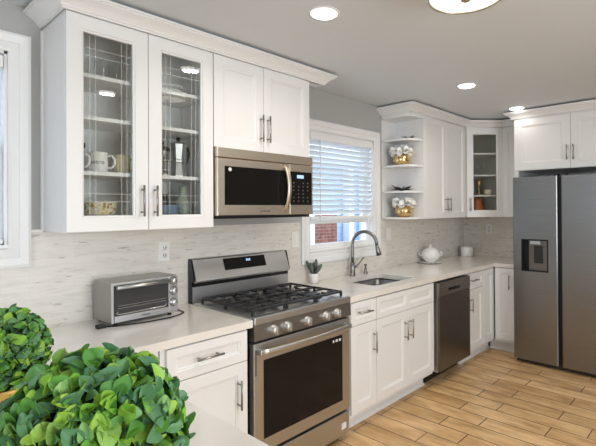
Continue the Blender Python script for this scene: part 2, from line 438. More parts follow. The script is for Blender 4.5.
# outside the sink window
struct(MB().box(-8, 30, .14, 25, -.12, -.02).build('ground', 'ground'))
r = thing('neighbour_house', 'pale blue sided house with brick base seen through the sink window', 'house', (8, 4.5, 0)); sh = (8, 4.5, 0)
b = MB()
for k in range(16): b.prism([(4.5, k*.15), (4.475, k*.15+.002), (4.5, k*.15+.15)], 3.0, 14, 'x')
b.box(3, 14, 4.5, 7, 0, 2.45); b.build('siding_wall', 'siding', r, sh)
MB().box(2.5, 14.5, 4.1, 7.4, 2.5, 2.75).build('eave', 'whiteext', r, sh)
MB().box(4.2, 7.35, 4.1, 4.45, 0, 1.36).build('brick_wall', 'brick', r, sh)
MB().box(4.15, 7.4, 4.05, 4.46, 1.36, 1.42).build('coping', 'whiteext', r, sh)
for xx in (5.35, 6.45): MB().box(xx, xx+.11, 4.02, 4.09, .2, 1.36).build('white_post', 'whiteext', r, sh)
MB().box(7.9, 8.05, 4.2, 4.4, 0, 2.5).build('white_post', 'whiteext', r, sh)
MB().box(8.5, 8.65, 4.2, 4.4, 0, 2.5).build('white_post', 'whiteext', r, sh)
b = MB(); b.box(4.4, 4.9, 4.04, 4.09, .75, 1.25); b.build('window', 'whiteext', r, sh)

# ------------------------------------------------------------------ cabinets (local frame: x along the front, front faces -y, floor z)
def handle_mb(p0, p1, out=.034, r=.0055):
    p0 = Vector(p0); p1 = Vector(p1); d = (p1-p0); o = Vector((0, -out, 0)); b = MB()
    b.cyl(p0+o, p1+o, r, seg=10)
    for t in (.14, .86): b.cyl(p0+d*t, p0+d*t+o, r*.85, seg=8)
    return b
def shaker(parent, name, x0, x1, z0, z1, y=0.0, th=.019, st=.058, panels=1, handle=None, mat_='cab'):
    b = MB()
    def prof(a0, a1, c0, c1, base):
        pass
    if panels == 1:
        b.loft_rects([(x0, x1, z0, z1, y), (x0, x1, z0, z1, y-th+.0015), (x0+.0015, x1-.0015, z0+.0015, z1-.0015, y-th),
            (x0+st, x1-st, z0+st, z1-st, y-th), (x0+st+.003, x1-st-.003, z0+st+.003, z1-st-.003, y-th+.004), (x0+st+.010, x1-st-.010, z0+st+.010, z1-st-.010, y-th+.005), (x0+st+.013, x1-st-.013, z0+st+.013, z1-st-.013, y-th+.010)])
    else:
        xm = (x0+x1)/2; q = .028
        b.box(x0, x1, y-th+.0095, y, z0, z1)
        f = y-th
        b.box(x0, x1, f, f+.0095, z0, z0+st).box(x0, x1, f, f+.0095, z1-st, z1)
        for a, c in ((x0, x0+st), (xm-q, xm+q), (x1-st, x1)): b.box(a, c, f, f+.0095, z0+st, z1-st)
        for a, c in ((x0+st, xm-q), (xm+q, x1-st)):
            b.loft_rects([(a, c, z0+st, z1-st, f+.001), (a+.003, c-.003, z0+st+.003, z1-st-.003, f+.004), (a+.010, c-.010, z0+st+.010, z1-st-.010, f+.005), (a+.012, c-.012, z0+st+.012, z1-st-.012, f+.0094)], back=False)
    o = b.build(name, mat_, parent)
    if handle: handle_mb((handle[0], y-th, handle[1]), (handle[2], y-th, handle[3])).build('handle', 'nickel', o)
    return o
def glass_door(parent, x0, x1, z0, z1, st=.062, handle=None, grooves=True, y=0.0, th=.019, tilt=None):
    b = MB(); s2 = st+.011
    b.loft_rects([(x0, x1, z0, z1, y), (x0, x1, z0, z1, y-th+.0015), (x0+.0015, x1-.0015, z0+.0015, z1-.0015, y-th), (x0+st, x1-st, z0+st, z1-st, y-th), (x0+st+.003, x1-st-.003, z0+st+.003, z1-st-.003, y-th+.005),
        (x0+s2-.002, x1-s2+.002, z0+s2-.002, z1-s2+.002, y-th+.006), (x0+s2, x1-s2, z0+s2, z1-s2, y-th+.012), (x0+s2, x1-s2, z0+s2, z1-s2, y)], hole=True)
    o = b.build('door', 'cab', parent)
    g0, g1, h0, h1 = x0+s2-.004, x1-s2+.004, z0+s2-.004, z1-s2+.004
    pn = MB().box(g0, g1, y-.006, y-.002, h0, h1).build('glass_pane', 'cabglass', o)
    if grooves:
        b = MB(); wd = .0012
        for xx in (.03, .055):
            for q in (g0+xx, g1-xx): b.box(q-wd, q+wd, y-.0068, y-.0061, h0+.004, h1-.004)
        for zz in (.07, .105):
            for q in (h0+zz, h1-zz): b.box(g0+.004, g1-.004, y-.0068, y-.0061, q-wd, q+wd)
        gv = b.build('bevel_groove', 'groove', o)
    if handle: handle_mb((handle[0], y-th, handle[1]), (handle[2], y-th, handle[3])).build('handle', 'nickel', o)
    if tilt:
        cen = Matrix.Translation(((g0+g1)/2, y-.004, (h0+h1)/2)); mt = Matrix.Translation((0, .008, 0)) @ cen @ Matrix.Rotation(math.radians(tilt[0]), 4, 'Z') @ Matrix.Rotation(math.radians(tilt[1]), 4, 'X') @ cen.inverted()
        pn.data.transform(mt); gv.data.transform(mt)
    return o
def cab_root(label, loc, rz=0.0, name='wall_cabinet', cat='cabinet', group=None): return thing(name, label, cat, loc, rz, group)
ZU, ZT, ZTB = 1.387, 2.368, 2.437      # upper cabinets: bottom, door top, body top
DU = .31                              # carcass depth
FU = -.3125                           # y of carcass front on the long wall

# left glass cabinet
GX0, GX1 = .656, 1.393
def hollow(wd, dp, z0, z1, t=.018):
    b = MB(); b.box(0, t, 0, dp, z0, z1).box(wd-t, wd, 0, dp, z0, z1).box(t, wd-t, 0, dp, z0, z0+t).box(t, wd-t, 0, dp, z1-t, z1).box(t, wd-t, dp-.008, dp, z0+t, z1-t)
    return b
g = cab_root('white wall cabinet with two tall glass doors above the toaster oven', (GX0, FU, 0))
wd = GX1-GX0
b = hollow(wd, DU, ZU, ZTB); b.box(wd/2-.02, wd/2+.02, 0, .02, ZU+.018, ZTB-.018).box(.018, wd-.018, 0, .02, ZT-.055, ZTB-.018).box(.018, .05, 0, .02, ZU+.02, ZT-.06).box(wd-.05, wd-.018, 0, .02, ZU+.02, ZT-.06)
b.build('body', 'cab', g)
MB().box(-.012, 0, DU-.022, DU, ZU+.005, ZTB-.08, .002).build('scribe_trim', 'cab', g)
SH = (1.668, 1.925, 2.12)
for z in SH: MB().box(.019, wd-.019, .022, DU-.009, z-.018, z).build('shelf', 'cab', g)
mid = 1.023-GX0
glass_door(g, .002, mid-.0015, ZU+.002, ZT, handle=(.986-GX0, 1.455, .986-GX0, 1.608))
glass_door(g, mid+.0015, wd-.002, ZU+.002, ZT, handle=(1.052-GX0, 1.455, 1.052-GX0, 1.608), tilt=(-2.2, 1.2))

# microwave cabinet
MX0, MX1 = 1.3945, 2.150
g = cab_root('white wall cabinet with two shaker doors above the microwave', (MX0, FU, 0))
wd = MX1-MX0
MB().box(0, wd, 0, DU, 1.845, ZTB).build('body', 'cab', g)
c = 1.749-MX0
shaker(g, 'door', .002, c-.0015, 1.842, ZT, handle=(1.722-MX0, 1.90, 1.722-MX0, 2.065))
shaker(g, 'door', c+.0015, wd-.002, 1.842, ZT, handle=(1.776-MX0, 1.90, 1.776-MX0, 2.065))

CB = 2.370
CROWN = [(0, CB), (.012, CB), (.012, CB+.007), (.018, CB+.010), (.022, CB+.018), (.036, CB+.032), (.055, CB+.044), (.066, CB+.050), (.066, CB+.056), (.074, CB+.058), (.074, CB+.068), (0, CB+.068)]
def crown(label, path, flip=1):
    b = MB(); b.sweep(CROWN, path, flip); o = b.build('crown_moulding', 'cab', None, (path[1][0], path[1][1], 2.366)); return tag(o, label, 'moulding')
fy = FU-.019
crown('long white crown moulding over the glass cabinet and microwave cabinet', [(GX0-.005, -.001), (GX0-.005, fy), (MX1+.135, fy), (MX1+.135, fy+.06), (MX1+.005, fy+.06)])

# open end shelf + double door cabinet + corner cabinet + filler cabinet
SX0, SX1, SX2 = 3.432, 3.656, 4.535
g = thing('open_end_shelf', 'white open end shelf unit with rounded shelves beside the window', 'shelf', (SX0, FU, 0))
sx = SX1-SX0-.001
def shelf_poly(z, x1=sx): return [(0, .3115), (0, .10), (.008, .055), (.03, .02), (.065, .0), (.11, -.017), (x1, -.019), (x1, .3115)]
MB().box(0, sx, .304, .3115, ZU+.018, ZT).build('back_panel', 'cab', g)
for z in (ZU+.018, 1.650, 1.893, 2.137): MB().prism(shelf_poly(z), z-.018, z).build('shelf', 'cab', g)
MB().prism(shelf_poly(0), ZT-.03, ZTB).build('top_board', 'cab', g)
SHZ = (ZU+.018, 1.650, 1.893, 2.137)

g = cab_root('white double door wall cabinet beside the open end shelf', (SX1, FU, 0))
wd = SX2-SX1-.001
MB().box(0, wd, 0, DU, ZU, ZTB).build('body', 'cab', g)
c = 4.098-SX1
shaker(g, 'door', .03, c-.0015, ZU+.002, ZT, handle=(4.062-SX1, 1.455, 4.062-SX1, 1.595))
shaker(g, 'door', c+.0015, wd-.012, ZU+.002, ZT, handle=(4.132-SX1, 1.455, 4.132-SX1, 1.595))
MB().box(0, .028, -.019, 0, ZU, ZT).build('face_stile', 'cab', g)

# diagonal corner cabinet
AX, AY = 4.537, -.3325; BX, BY = 4.832, -.6275
LD = math.hypot(BX-AX, BY-AY); th = math.atan2(BY-AY, BX-AX)
g = cab_root('white diagonal corner wall cabinet with one glass door', (AX, AY, 0), th)
def loc2(x, y):
    dx, dy = x-AX, y-AY; return (dx*math.cos(th)+dy*math.sin(th), -dx*math.sin(th)+dy*math.cos(th))
out = [loc2(*p) for p in ((AX, AY), (AX, -.002), (XW-.002, -.002), (XW-.002, BY), (BX, BY))]
inn = [loc2(*p) for p in ((AX+.016, AY+.01), (AX+.016, -.012), (XW-.012, -.012), (XW-.012, BY+.016), (BX-.01, BY+.016))]
b = MB()
for i in range(4):
    q = [out[i], out[i+1], inn[i+1], inn[i]]; b.prism(q, ZU, ZTB)
for za, zb in ((ZU, ZU+.018), (ZT, ZTB)): b.prism(inn, za, zb)
b.box(0, .045, -.001, .02, ZU+.018, ZTB).box(LD-.045, LD, -.001, .02, ZU+.018, ZTB)
b.build('body', 'cab_in', g)
DSH = (1.63, 1.855, 2.095)
for z in DSH: MB().prism([(x*.96+.008, y*.96+.024) for x, y in inn], z-.016, z).build('shelf', 'cab', g)
glass_door(g, .004, LD-.004, ZU+.002, ZT, st=.066, handle=(.034, 1.455, .034, 1.60), grooves=False)

RZ = -PI/2                             # far wall units: local x runs towards -y
FW = 4.832
g = cab_root('narrow white wall cabinet between the corner cabinet and the refrigerator', (FW, BY-.002, 0), RZ)
wd = .868-.6275-.004
MB().box(0, wd, 0, XW-FW-.002, ZU, ZTB).build('body', 'cab', g)
shaker(g, 'door', .004, wd-.002, ZU+.002, ZT, st=.05)
FX = 4.50; FY0 = -.872; FY1 = -1.95
g = cab_root('white two door cabinet mounted above the refrigerator', (FX, FY0, 0), RZ)
wd = FY0-FY1
MB().box(0, wd, 0, XW-FX-.002, 1.855, ZTB).build('body', 'cab', g)
MB().box(0, .04, .002, XW-FX-.002, .0, 1.854).build('side_panel', 'cab', g)
c = -1.395
shaker(g, 'door', .006, FY0-c-.0015, 1.858, ZT, st=.072, handle=(FY0+1.368, 1.93, FY0+1.368, 2.07))
shaker(g, 'door', FY0-c+.0015, wd-.006, 1.858, ZT, st=.072, handle=(FY0+1.424, 1.93, FY0+1.424, 2.07))
dg = .019/math.sqrt(2)
crown('white crown moulding wrapping the open shelf and the corner cabinet', [(SX0-.002, -.001), (SX0-.002, fy), (AX+.004, fy), (FW-.019, BY-.004), (FW-.019, FY0-.0)])
crown('white crown moulding above the refrigerator cabinet', [(FW-.10, FY0+.002), (FX-.019, FY0+.002), (FX-.019, FY1), (FX+.3, FY1)], 1)

# ---- base cabinets
FB = -.632; DB = .63; ZB0, ZB1 = .115, .872; ZD = .713
def base(label, x0, x1, cells, rz=0.0, loc=None, depth=DB-.012, body_top=ZB1, toe=(0, 0)):
    g = thing('base_cabinet', label, 'cabinet', loc or (x0, FB, 0), rz)
    wd = x1-x0
    MB().box(0, wd, 0, depth, ZB0, body_top).build('body', 'cab', g)
    MB().box(toe[0], wd+toe[1], .09, .105, 0, ZB0).build('toe_kick', 'cab', g)
    MB().prism([(.075, 0), (.09, 0), (.09, .016), (.084, .014), (.077, .007)], toe[0], wd+toe[1], 'x').build('shoe_moulding', 'cab', g)
    for k in cells: shaker(g, *k[0], **k[1])
    return g
# left run
base('white base cabinet left of the range with one drawer over a door', .93, 1.388, [
    (('drawer', .022, .452, ZD+.004, .868), dict(st=.042, handle=(1.083-.93, .797, 1.222-.93, .797))),
    (('door', .022, .452, .142, ZD), dict(st=.058, handle=(1.322-.93, .49, 1.322-.93, .635)))])
g = thing('peninsula_base', 'white base under the counter that carries the topiaries', 'cabinet', (.1, -.7, 0))
MB().box(.1, .928, -.62, -.012, ZB0, ZB1).box(.1, .66, -2.0, -.62, ZB0, ZB1).box(.12, .60, -1.98, -.60, 0, ZB0).box(.60, .91, -.54, -.03, 0, ZB0).build('body', 'cab', g, (.1, -.7, 0))
# right run
NX0, NX1, KX1 = 2.200, 2.4765, 3.268
base('narrow white base cabinet right of the range with one drawer and door', NX0, NX1-.0005, [
    (('drawer', .003, NX1-NX0-.002, ZD+.004, .868), dict(st=.042, handle=(2.262-NX0, .797, 2.40-NX0, .797))),
    (('door', .003, NX1-NX0-.002, .142, ZD), dict(handle=(2.436-NX0, .50, 2.436-NX0, .645)))])
kw = KX1-NX1
base('white sink base cabinet with two doors below a wide false drawer front', NX1+.0005, KX1, [
    (('drawer', .002, kw-.004, ZD+.004, .868), dict(st=.04, panels=2)),
    (('door', .002, kw/2-.002, .142, ZD), dict(handle=(2.824-NX1, .50, 2.824-NX1, .645))),
    (('door', kw/2+.001, kw-.004, .142, ZD), dict(handle=(2.896-NX1, .50, 2.896-NX1, .645)))], body_top=.69)
DX0, DX1 = 3.908, 4.515
base('white base cabinet in the corner right of the dishwasher', DX0, DX1, [
    (('drawer', .003, .335, ZD+.004, .868), dict(st=.042, handle=(3.93-DX0, .80, 4.085-DX0, .80))),
    (('door', .003, .335, .142, ZD), dict(handle=(3.935-DX0, .51, 3.935-DX0, .64))),
    (('filler_panel', .338, .585, .142, .868), dict(st=.06))], toe=(0, .09))
base('white base cabinet with a full height door between the corner and refrigerator', 0, .216, [
    (('door', .012, .214, .142, .868), dict(st=.05, handle=(.165, .66, .165, .81)))], rz=RZ, loc=(DX1+.002, -.652, 0), depth=XW-DX1-.016, toe=(-.09, 0))
MB_ = MB().box(DX1+.11, XW-.012, -.545, -.02, ZB0, ZB1)
tag(MB_.build('corner_base', 'cab', None, (4.8, -.3, ZB0)), 'white blind corner carcass under the worktop by the canister', 'cabinet')

# ---- worktops
ZW0, ZW1 = .8765, .914
FC = -.655
tag(MB().slab([(-.35, -.010), (1.414, -.010), (1.414, FC), (.69, FC), (.69, -2.15), (-.05, -2.15), (-.05, FC), (-.35, FC)], [], ZW0, ZW1).build('worktop', 'quartz', None, (.6, -.4, ZW0)),
    'cream quartz worktop under the toaster oven turning into the topiary peninsula', 'worktop')
def rrect(x0, x1, y0, y1, r, n=5):
    o = []
    for cx, cy, a in ((x1-r, y1-r, 0), (x0+r, y1-r, 90), (x0+r, y0+r, 180), (x1-r, y0+r, 270)):
        for i in range(n+1):
            t = math.radians(a+90*i/n); o.append((cx+r*math.cos(t), cy+r*math.sin(t)))
    return o
KSX0, KSX1, KSY0, KSY1 = 2.63, 3.16, -.53, -.155
hole = rrect(KSX0, KSX1, KSY0, KSY1, .05)
tag(MB().slab([(2.189, -.010), (XW-.01, -.010), (XW-.01, -.905), (DX1-.012, -.905), (DX1-.012, FC), (2.189, FC)], [hole], ZW0, ZW1).build('worktop', 'quartz', None, (3.4, -.4, ZW0)),
    'cream quartz worktop with the sink cutout running into the far corner', 'worktop')
# sink
g = thing('kitchen_sink', 'undermount stainless sink set in the worktop under the window', 'sink', (2.9, -.35, .876)); sh = (2.9, -.35, .876)
def rr3(ins, z, r): return [(x, y, z) for x, y in rrect(KSX0-.004+ins, KSX1+.004-ins, KSY0-.004+ins, KSY1+.004-ins, r)]
b = MB(); b.rings([rr3(-.015, .8755, .06), rr3(0, .8755, .054), rr3(.004, .74, .05), rr3(.014, .715, .045), rr3(.03, .706, .03)], cap0=False, smooth=True)
b.build('basin', 'sink', g, sh)
MB().lathe([(.04, .707), (.042, .709), (.03, .7095), (.02, .7075)], (2.9, -.3, 0)).build('drain', 'chrome', g, sh)

# ------------------------------------------------------------------ range
RX0, RX1 = 1.4175, 2.186
g = thing('gas_range', 'stainless gas range with five knobs between the base cabinets', 'range', (1.8, -.35, 0)); sh = (1.8, -.35, 0)
P = lambda b, n, m_, par=None: b.build(n, m_, par or g, sh)
b = MB(); b.box(RX0+.002, RX1-.002, -0.6100, -.03, .03, .905)
P(b, 'body', 'black')
b = MB(); b.box(RX0, RX1, -0.6600, -.075, .905, .922, .004); b.box(RX0, RX1, -0.6650, -0.6350, .885, .925, .006)
P(b, 'cooktop', 'steel')
P(MB().box(RX0+.03, RX1-.03, -0.6100, -.11, .918, .9235, .002), 'burner_tray', 'trayst')
b = MB(); b.prism([(-0.6470, .797), (-0.6650, .802), (-0.6580, .888), (-0.6150, .888), (-0.6150, .797)], RX0, RX1, 'x'); P(b, 'control_panel', 'dsteel2')
for kx in (1.547, 1.643, 1.797, 1.952, 2.052):
    kb = MB(); c = (kx, -0.6610, .838)
    kb.lathe([(.029, 0), (.029, .004), (.025, .006), (.0245, .026), (.021, .030), (.0001, .030)], c, 24, '-y')
    o = P(kb, 'knob', 'knobm')
    P(MB().box(kx-.005, kx+.005, -0.6970, -0.6870, .815, .861, .002), 'knob_grip', 'knobm', o)
# oven door
b = MB(); dz0, dz1 = .205, .785
b.box(RX0+.003, RX1-.003, -0.6530, -0.6130, dz0, dz1, .004)
od = P(b, 'oven_door', 'steel')
P(MB().box(1.484, 2.112, -0.6555, -0.6510, .275, .690, .001), 'door_window', 'bglass', od)
pts = []
for i in range(17):
    t = i/16; pts.append((RX0+.028+(RX1-RX0-.056)*t, -0.6870-.028*math.sin(PI*t), .742))
hb = MB(); rs = []
for p in pts: rs.append([(p[0], p[1]+.009*math.cos(a), p[2]+.017*math.sin(a)) for a in (2*PI*k/12 for k in range(12))])
hb.rings(rs); hb.box(RX0+.022, RX0+.05, -0.6900, -0.6510, .727, .757, .004).box(RX1-.05, RX1-.022, -0.6900, -0.6510, .727, .757, .004)
P(hb, 'door_handle', 'chrome', od)
vb = MB()
for i in range(16): vb.box(RX0+.010, RX0+.022, -0.6538, -0.6525, .62+i*.0085, .6245+i*.0085)
P(vb, 'door_vent', 'dark', od)
ib = MB()
for xx, ww in ((2.022, .012), (2.047, .02), (2.078, .018)): ib.box(xx, xx+ww, -0.6562, -0.6556, .657, .672)
P(ib, 'control_icon', 'icon', od)
b = MB(); b.box(RX0+.003, RX1-.003, -0.6470, -0.6110, .045, .185, .004); dr = P(b, 'storage_drawer', 'steel')
P(MB().box(2.108, 2.152, -0.6485, -0.6472, .085, .125), 'sticker', 'icon', dr)
for xx in (RX0+.06, RX1-.06):
    for yy in (-.56, -.1): P(MB().cyl((xx, yy, 0), (xx, yy, .03), .016, .02), 'foot', 'dark')
# backguard
b = MB(); b.box(RX0, RX1, -.060, -.022, .905, 1.015)
P(b, 'backguard_lower', 'steel')
P(MB().box(RX0+.004, RX1-.004, -.062, -.022, 1.015, 1.06), 'backguard_vent', 'black')
b = MB(); b.prism([(-.022, 1.06), (-.05, 1.040), (-.092, 1.042), (-.096, 1.052), (-.048, 1.178), (-.040, 1.185), (-.022, 1.185)], RX0+.006, RX1-.016, 'x')
cg = P(b, 'control_console', 'steel')
b = MB(); b.prism([(-.012, .905), (-.022, .905), (-.022, 1.184), (-.012, 1.184)], RX0-.002, RX1+.002, 'x'); P(b, 'rear_panel', 'black')
for xa, xb in ((RX0-.003, RX0), (RX1, RX1+.003)):
    b = MB(); b.prism([(-.022, .905), (-.055, .905), (-.055, 1.046), (-.078, 1.052), (-.042, 1.183), (-.022, 1.183)], xa, xb, 'x'); P(b, 'end_cap', 'black')
def console_pt(z): return -.096+(z-1.052)*(.048/.126)
b = MB(); za, zb = 1.098, 1.170
b.rings([[(1.635, console_pt(za)-.001, za), (1.97, console_pt(za)-.001, za), (1.97, console_pt(zb)-.001, zb), (1.635, console_pt(zb)-.001, zb)],
         [(1.635, console_pt(za)+.004, za), (1.97, console_pt(za)+.004, za), (1.97, console_pt(zb)+.004, zb), (1.635, console_pt(zb)+.004, zb)]], smooth=False)
dp = P(b, 'display_panel', 'bglass', cg)
b = MB(); za, zb = 1.142, 1.156
for xx, ww in ((1.812, .008), (1.824, .008), (1.837, .008)):
    b.rings([[(xx, console_pt(za)-.0016, za), (xx+ww, console_pt(za)-.0016, za), (xx+ww, console_pt(zb)-.0016, zb), (xx, console_pt(zb)-.0016, zb)],
             [(xx, console_pt(za), za), (xx+ww, console_pt(za), za), (xx+ww, console_pt(zb), zb), (xx, console_pt(zb), zb)]], smooth=False)
P(b, 'clock_digits', 'display', cg)
# burners and grates
for bx, by, br_ in ((1.58, -.50, .048), (1.58, -.23, .038), (1.80, -.37, .05), (2.02, -.50, .05), (2.02, -.23, .036)):
    b = MB(); b.lathe([(br_, .923), (br_, .934), (br_*.86, .936), (br_*.84, .942), (br_*.75, .945), (.0001, .946)], (bx, by, 0), 24); P(b, 'burner', 'iron')
for k in range(3):
    gx0 = RX0+.024+k*.2405; gx1 = gx0+.236; gy0, gy1 = -0.6150, -.115; zt = .958; h = .006
    b = MB()
    bar = lambda a0, a1, c0, c1: b.box(a0, a1, c0, c1, zt-.014, zt, .003, 1)
    bar(gx0, gx0+.012, gy0, gy1); bar(gx1-.012, gx1, gy0, gy1); bar(gx0+.012, gx1-.012, gy0, gy0+.012); bar(gx0+.012, gx1-.012, gy1-.012, gy1)
    bar(gx0+.012, gx1-.012, (gy0+gy1)/2-.006, (gy0+gy1)/2+.006)
    cx = (gx0+gx1)/2
    for q in range(5):
        yy = gy0+.055+q*.1035
        if abs(yy-(gy0+gy1)/2) > .02:
            bar(gx0+.012, cx-.03, yy-.005, yy+.005); bar(cx+.03, gx1-.012, yy-.005, yy+.005)
    bar(cx-.005, cx+.005, gy0+.012, gy0+.075); bar(cx-.005, cx+.005, gy1-.075, gy1-.012); bar(cx-.005, cx+.005, (gy0+gy1)/2-.07, (gy0+gy1)/2+.07)
    for xx in (gx0+.006, gx1-.006):
        for yy in (gy0+.006, (gy0+gy1)/2, gy1-.006): b.box(xx-.006, xx+.006, yy-.006, yy+.006, .9235, zt-.012)
    P(b, 'grate', 'iron')

# ------------------------------------------------------------------ microwave
g = thing('microwave', 'stainless over the range microwave under the two door cabinet', 'microwave', (1.77, -.2, 1.44)); sh = (1.77, -.2, 1.44)
X0, X1, Z0, Z1, YM = 1.396, 2.149, 1.440, 1.838, -.362
P(MB().box(X0, X1, -.322, -.015, Z0, Z1), 'body', 'dark')
P(MB().box(X0+.002, X1-.002, YM, -.323, 1.783, Z1, .003), 'vent_strip', 'steelw')
xs = 1.935
b = MB(); b.loft_rects([(X0+.002, xs, Z0+.012, 1.780, -.323), (X0+.002, xs, Z0+.012, 1.780, YM+.003), (X0+.005, xs-.001, Z0+.015, 1.777, YM), (X0+.048, xs-.012, 1.512, 1.735, YM), (X0+.05, xs-.014, 1.514, 1.733, YM+.004)])
md = P(b, 'door', 'steelw')
P(MB().box(X0+.050, xs-.014, YM+.001, YM+.0035, 1.514, 1.733), 'door_window', 'bglass', md)
b = MB(); pts = [(1.895, YM-.004-.042*math.sin(PI*(.06+.88*i/14)), 1.475+(1.77-1.475)*i/14) for i in range(15)]
rs = [[(p[0]+.016*math.cos(a), p[1]+.009*math.sin(a), p[2]) for a in (2*PI*k/12 for k in range(12))] for p in pts]; b.rings(rs)
b.box(1.884, 1.906, YM-.014, YM, 1.475, 1.492).box(1.884, 1.906, YM-.014, YM, 1.753, 1.77); P(b, 'door_handle', 'steelw', md)
P(MB().cyl((X0+.085, YM+.0008, 1.717), (X0+.085, YM-.0005, 1.717), .011), 'sticker', 'icon', md)
lettering('brand_lettering', 'SAMSUNG', .017, 'printdark', md, (1.735-1.77, YM-.0004+.2, 1.475-1.44), (PI/2, 0, 0))
b = MB(); b.box(xs+.002, X1-.002, YM, -.323, Z0+.012, 1.780, .003); cp = P(b, 'control_panel', 'steelw')
P(MB().box(xs+.006, X1-.014, YM-.001, YM+.003, 1.514, 1.733), 'keypad_glass', 'bglass', cp)
P(MB().box(2.0, 2.06, YM-.0016, YM-.001, 1.690, 1.712), 'clock_digits', 'display', cp)
for rz_ in range(6):
    for cx_ in range(4):
        if (rz_, cx_) in ((2, 0), (2, 3), (5, 1)): continue
        P(MB().box(1.965+cx_*.042, 1.976+cx_*.042, YM-.0016, YM-.001, 1.535+rz_*.024, 1.543+rz_*.024), 'key', 'nickel', cp)
P(MB().box(X0+.01, X1-.02, -.345, -.02, Z0-.006, Z0-.0005), 'underside_grille', 'black')

# ------------------------------------------------------------------ dishwasher
g = thing('dishwasher', 'dark stainless dishwasher built in under the worktop', 'dishwasher', (3.59, -.35, 0)); sh = (3.59, -.35, 0)
X0, X1 = 3.292, 3.900
P(MB().box(X0, X1, -.61, -.03, .10, .868), 'tub', 'black')
b = MB(); b.box(X0+.03, X1-.004, -.672, -.612, .115, .742, .004); P(b, 'door', 'dsteel')
b = MB(); xa, xb = X0+.03, X1-.004
b.box(xa, xb, -.672, -.612, .745, .775).box(xa, xb, -.672, -.612, .80, .860).box(xa, 3.48, -.672, -.612, .775, .80).box(3.70, xb, -.672, -.612, .775, .80)
cp = P(b, 'control_strip', 'dsteel2')
P(MB().box(3.48, 3.70, -.64, -.613, .7755, .7995), 'pocket_handle', 'black', cp)
P(MB().box(X0+.012, X0+.029, -.660, -.612, .115, .860), 'door_edge', 'steel')
P(MB().box(X0, X1, -.535, -.52, 0.0, .10), 'toe_kick', 'black')

# ------------------------------------------------------------------ refrigerator
g = thing('refrigerator', 'stainless side by side refrigerator with a water dispenser', 'refrigerator', (4.7, -1.37, 0)); sh = (4.7, -1.37, 0)
FXF = 4.32; ya, yb, yc, yd_ = -.916, -1.322, -1.352, -1.822
P(MB().box(FXF+.075, XW-.03, yd_+.004, ya-.004, .03, 1.76, .004), 'body', 'fridgebody')
P(MB().box(FXF+.03, FXF+.074, yd_+.02, ya-.02, .012, .10), 'toe_grille', 'dark')
for yy in (ya-.06, yd_+.06): P(MB().box(FXF+.09, FXF+.15, yy-.03, yy+.03, 0, .03), 'foot', 'dark')
P(MB().box(FXF+.03, FXF+.0745, yc-.002, yb+.002, .10, 1.77), 'door_gasket', 'gasket')
def fdoor(y0, y1, cut=None):
    # y0 > y1 ; front at FXF, slight pillow along the edges
    b = MB(); zA, zB = .045, 1.779; r = .010
    ys = [y0, y0-.004, y0-r, y1+r, y1+.004, y1]; xs_ = [FXF+.014, FXF+.004, FXF, FXF, FXF+.004, FXF+.014]
    poly = list(zip(xs_, ys)) + [(FXF+.074, y1), (FXF+.074, y0)]
    if not cut: b.prism(poly, zA, zB)
    else:
        c0, c1, d0, d1 = cut
        b.prism(poly, zA, d0); b.prism(poly, d1, zB)
        b.prism([(FXF+.014, y0), (FXF+.004, y0-.004), (FXF, y0-r), (FXF, c0), (FXF+.074, c0), (FXF+.074, y0)], d0, d1)
        b.prism([(FXF, c1), (FXF, y1+r), (FXF+.004, y1+.004), (FXF+.014, y1), (FXF+.074, y1), (FXF+.074, c1)], d0, d1)
    return b
cut = (-.996, -1.240, .886, 1.190)
d1_ = P(fdoor(ya, yb, cut), 'door', 'fsteel')
d2_ = P(fdoor(yc, yd_), 'door', 'fsteel')
b = MB(); y0, y1, za, zb = cut
b.box(FXF+.06, FXF+.073, y1, y0, za, zb).box(FXF-.002, FXF+.06, y0-.012, y0-.0005, za, zb).box(FXF-.002, FXF+.06, y1+.0005, y1+.012, za, zb).box(FXF-.002, FXF+.06, y1+.012, y0-.012, zb-.012, zb-.0005).box(FXF-.002, FXF+.06, y1+.012, y0-.012, za+.0005, za+.012)
ds = P(b, 'dispenser_recess', 'black', d1_)
P(MB().box(FXF+.03, FXF+.059, y1+.013, y0-.062, za+.013, zb-.013), 'dispenser_panel', 'dsteel', d1_)
P(MB().box(FXF+.004, FXF+.030, -1.165, -1.075, zb-.05, zb-.014, .004), 'dispenser_spout', 'steel', d1_)
P(MB().box(FXF+.018, FXF+.030, -1.185, -1.105, .965, 1.13, .004), 'dispenser_paddle', 'dark', d1_)
P(MB().box(FXF+.008, FXF+.07, yb-.004, yb-.0002, .05, 1.775), 'gap_shade_strip', 'gasket', d1_)  # black strip on the steel door side, stands in for shade in the gap
for yy, dd in ((yb+.02, d1_), (yc-.02, d2_)): P(MB().box(FXF+.02, FXF+.10, yy-.018, yy+.018, 1.7795, 1.80, .004), 'hinge_cover', 'dark', dd)

# ------------------------------------------------------------------ lamps
def recessed(label, x, y, power, group=None):
    r = thing('recessed_light', label, 'ceiling light', (x, y, ZC)); sh = (x, y, ZC)
    MB().lathe([(.080, ZC-.0005), (.079, ZC-.004), (.066, ZC-.006), (.064, ZC-.004), (.064, ZC-.0005)], (x, y, 0), 32).build('trim_ring', 'trim', r, sh)
    MB().lathe([(.063, ZC-.001), (.063, ZC-.006), (.056, ZC-.011), (.04, ZC-.015), (.02, ZC-.017), (.0001, ZC-.0175)], (x, y, 0), 32).build('lens', 'lens', r, sh)
    ld = bpy.data.lights.new('recessed_lamp', 'AREA'); ld.shape = 'DISK'; ld.size = .11; ld.energy = power; ld.color = (1.0, .93, .84); ld.spread = math.radians(160)
    o = bpy.data.objects.new('recessed_lamp', ld); COL.objects.link(o); o.parent = r; o.location = (0, 0, -.022)
recessed('round recessed ceiling light nearest, in front of the microwave', 1.585, -1.011, 6)
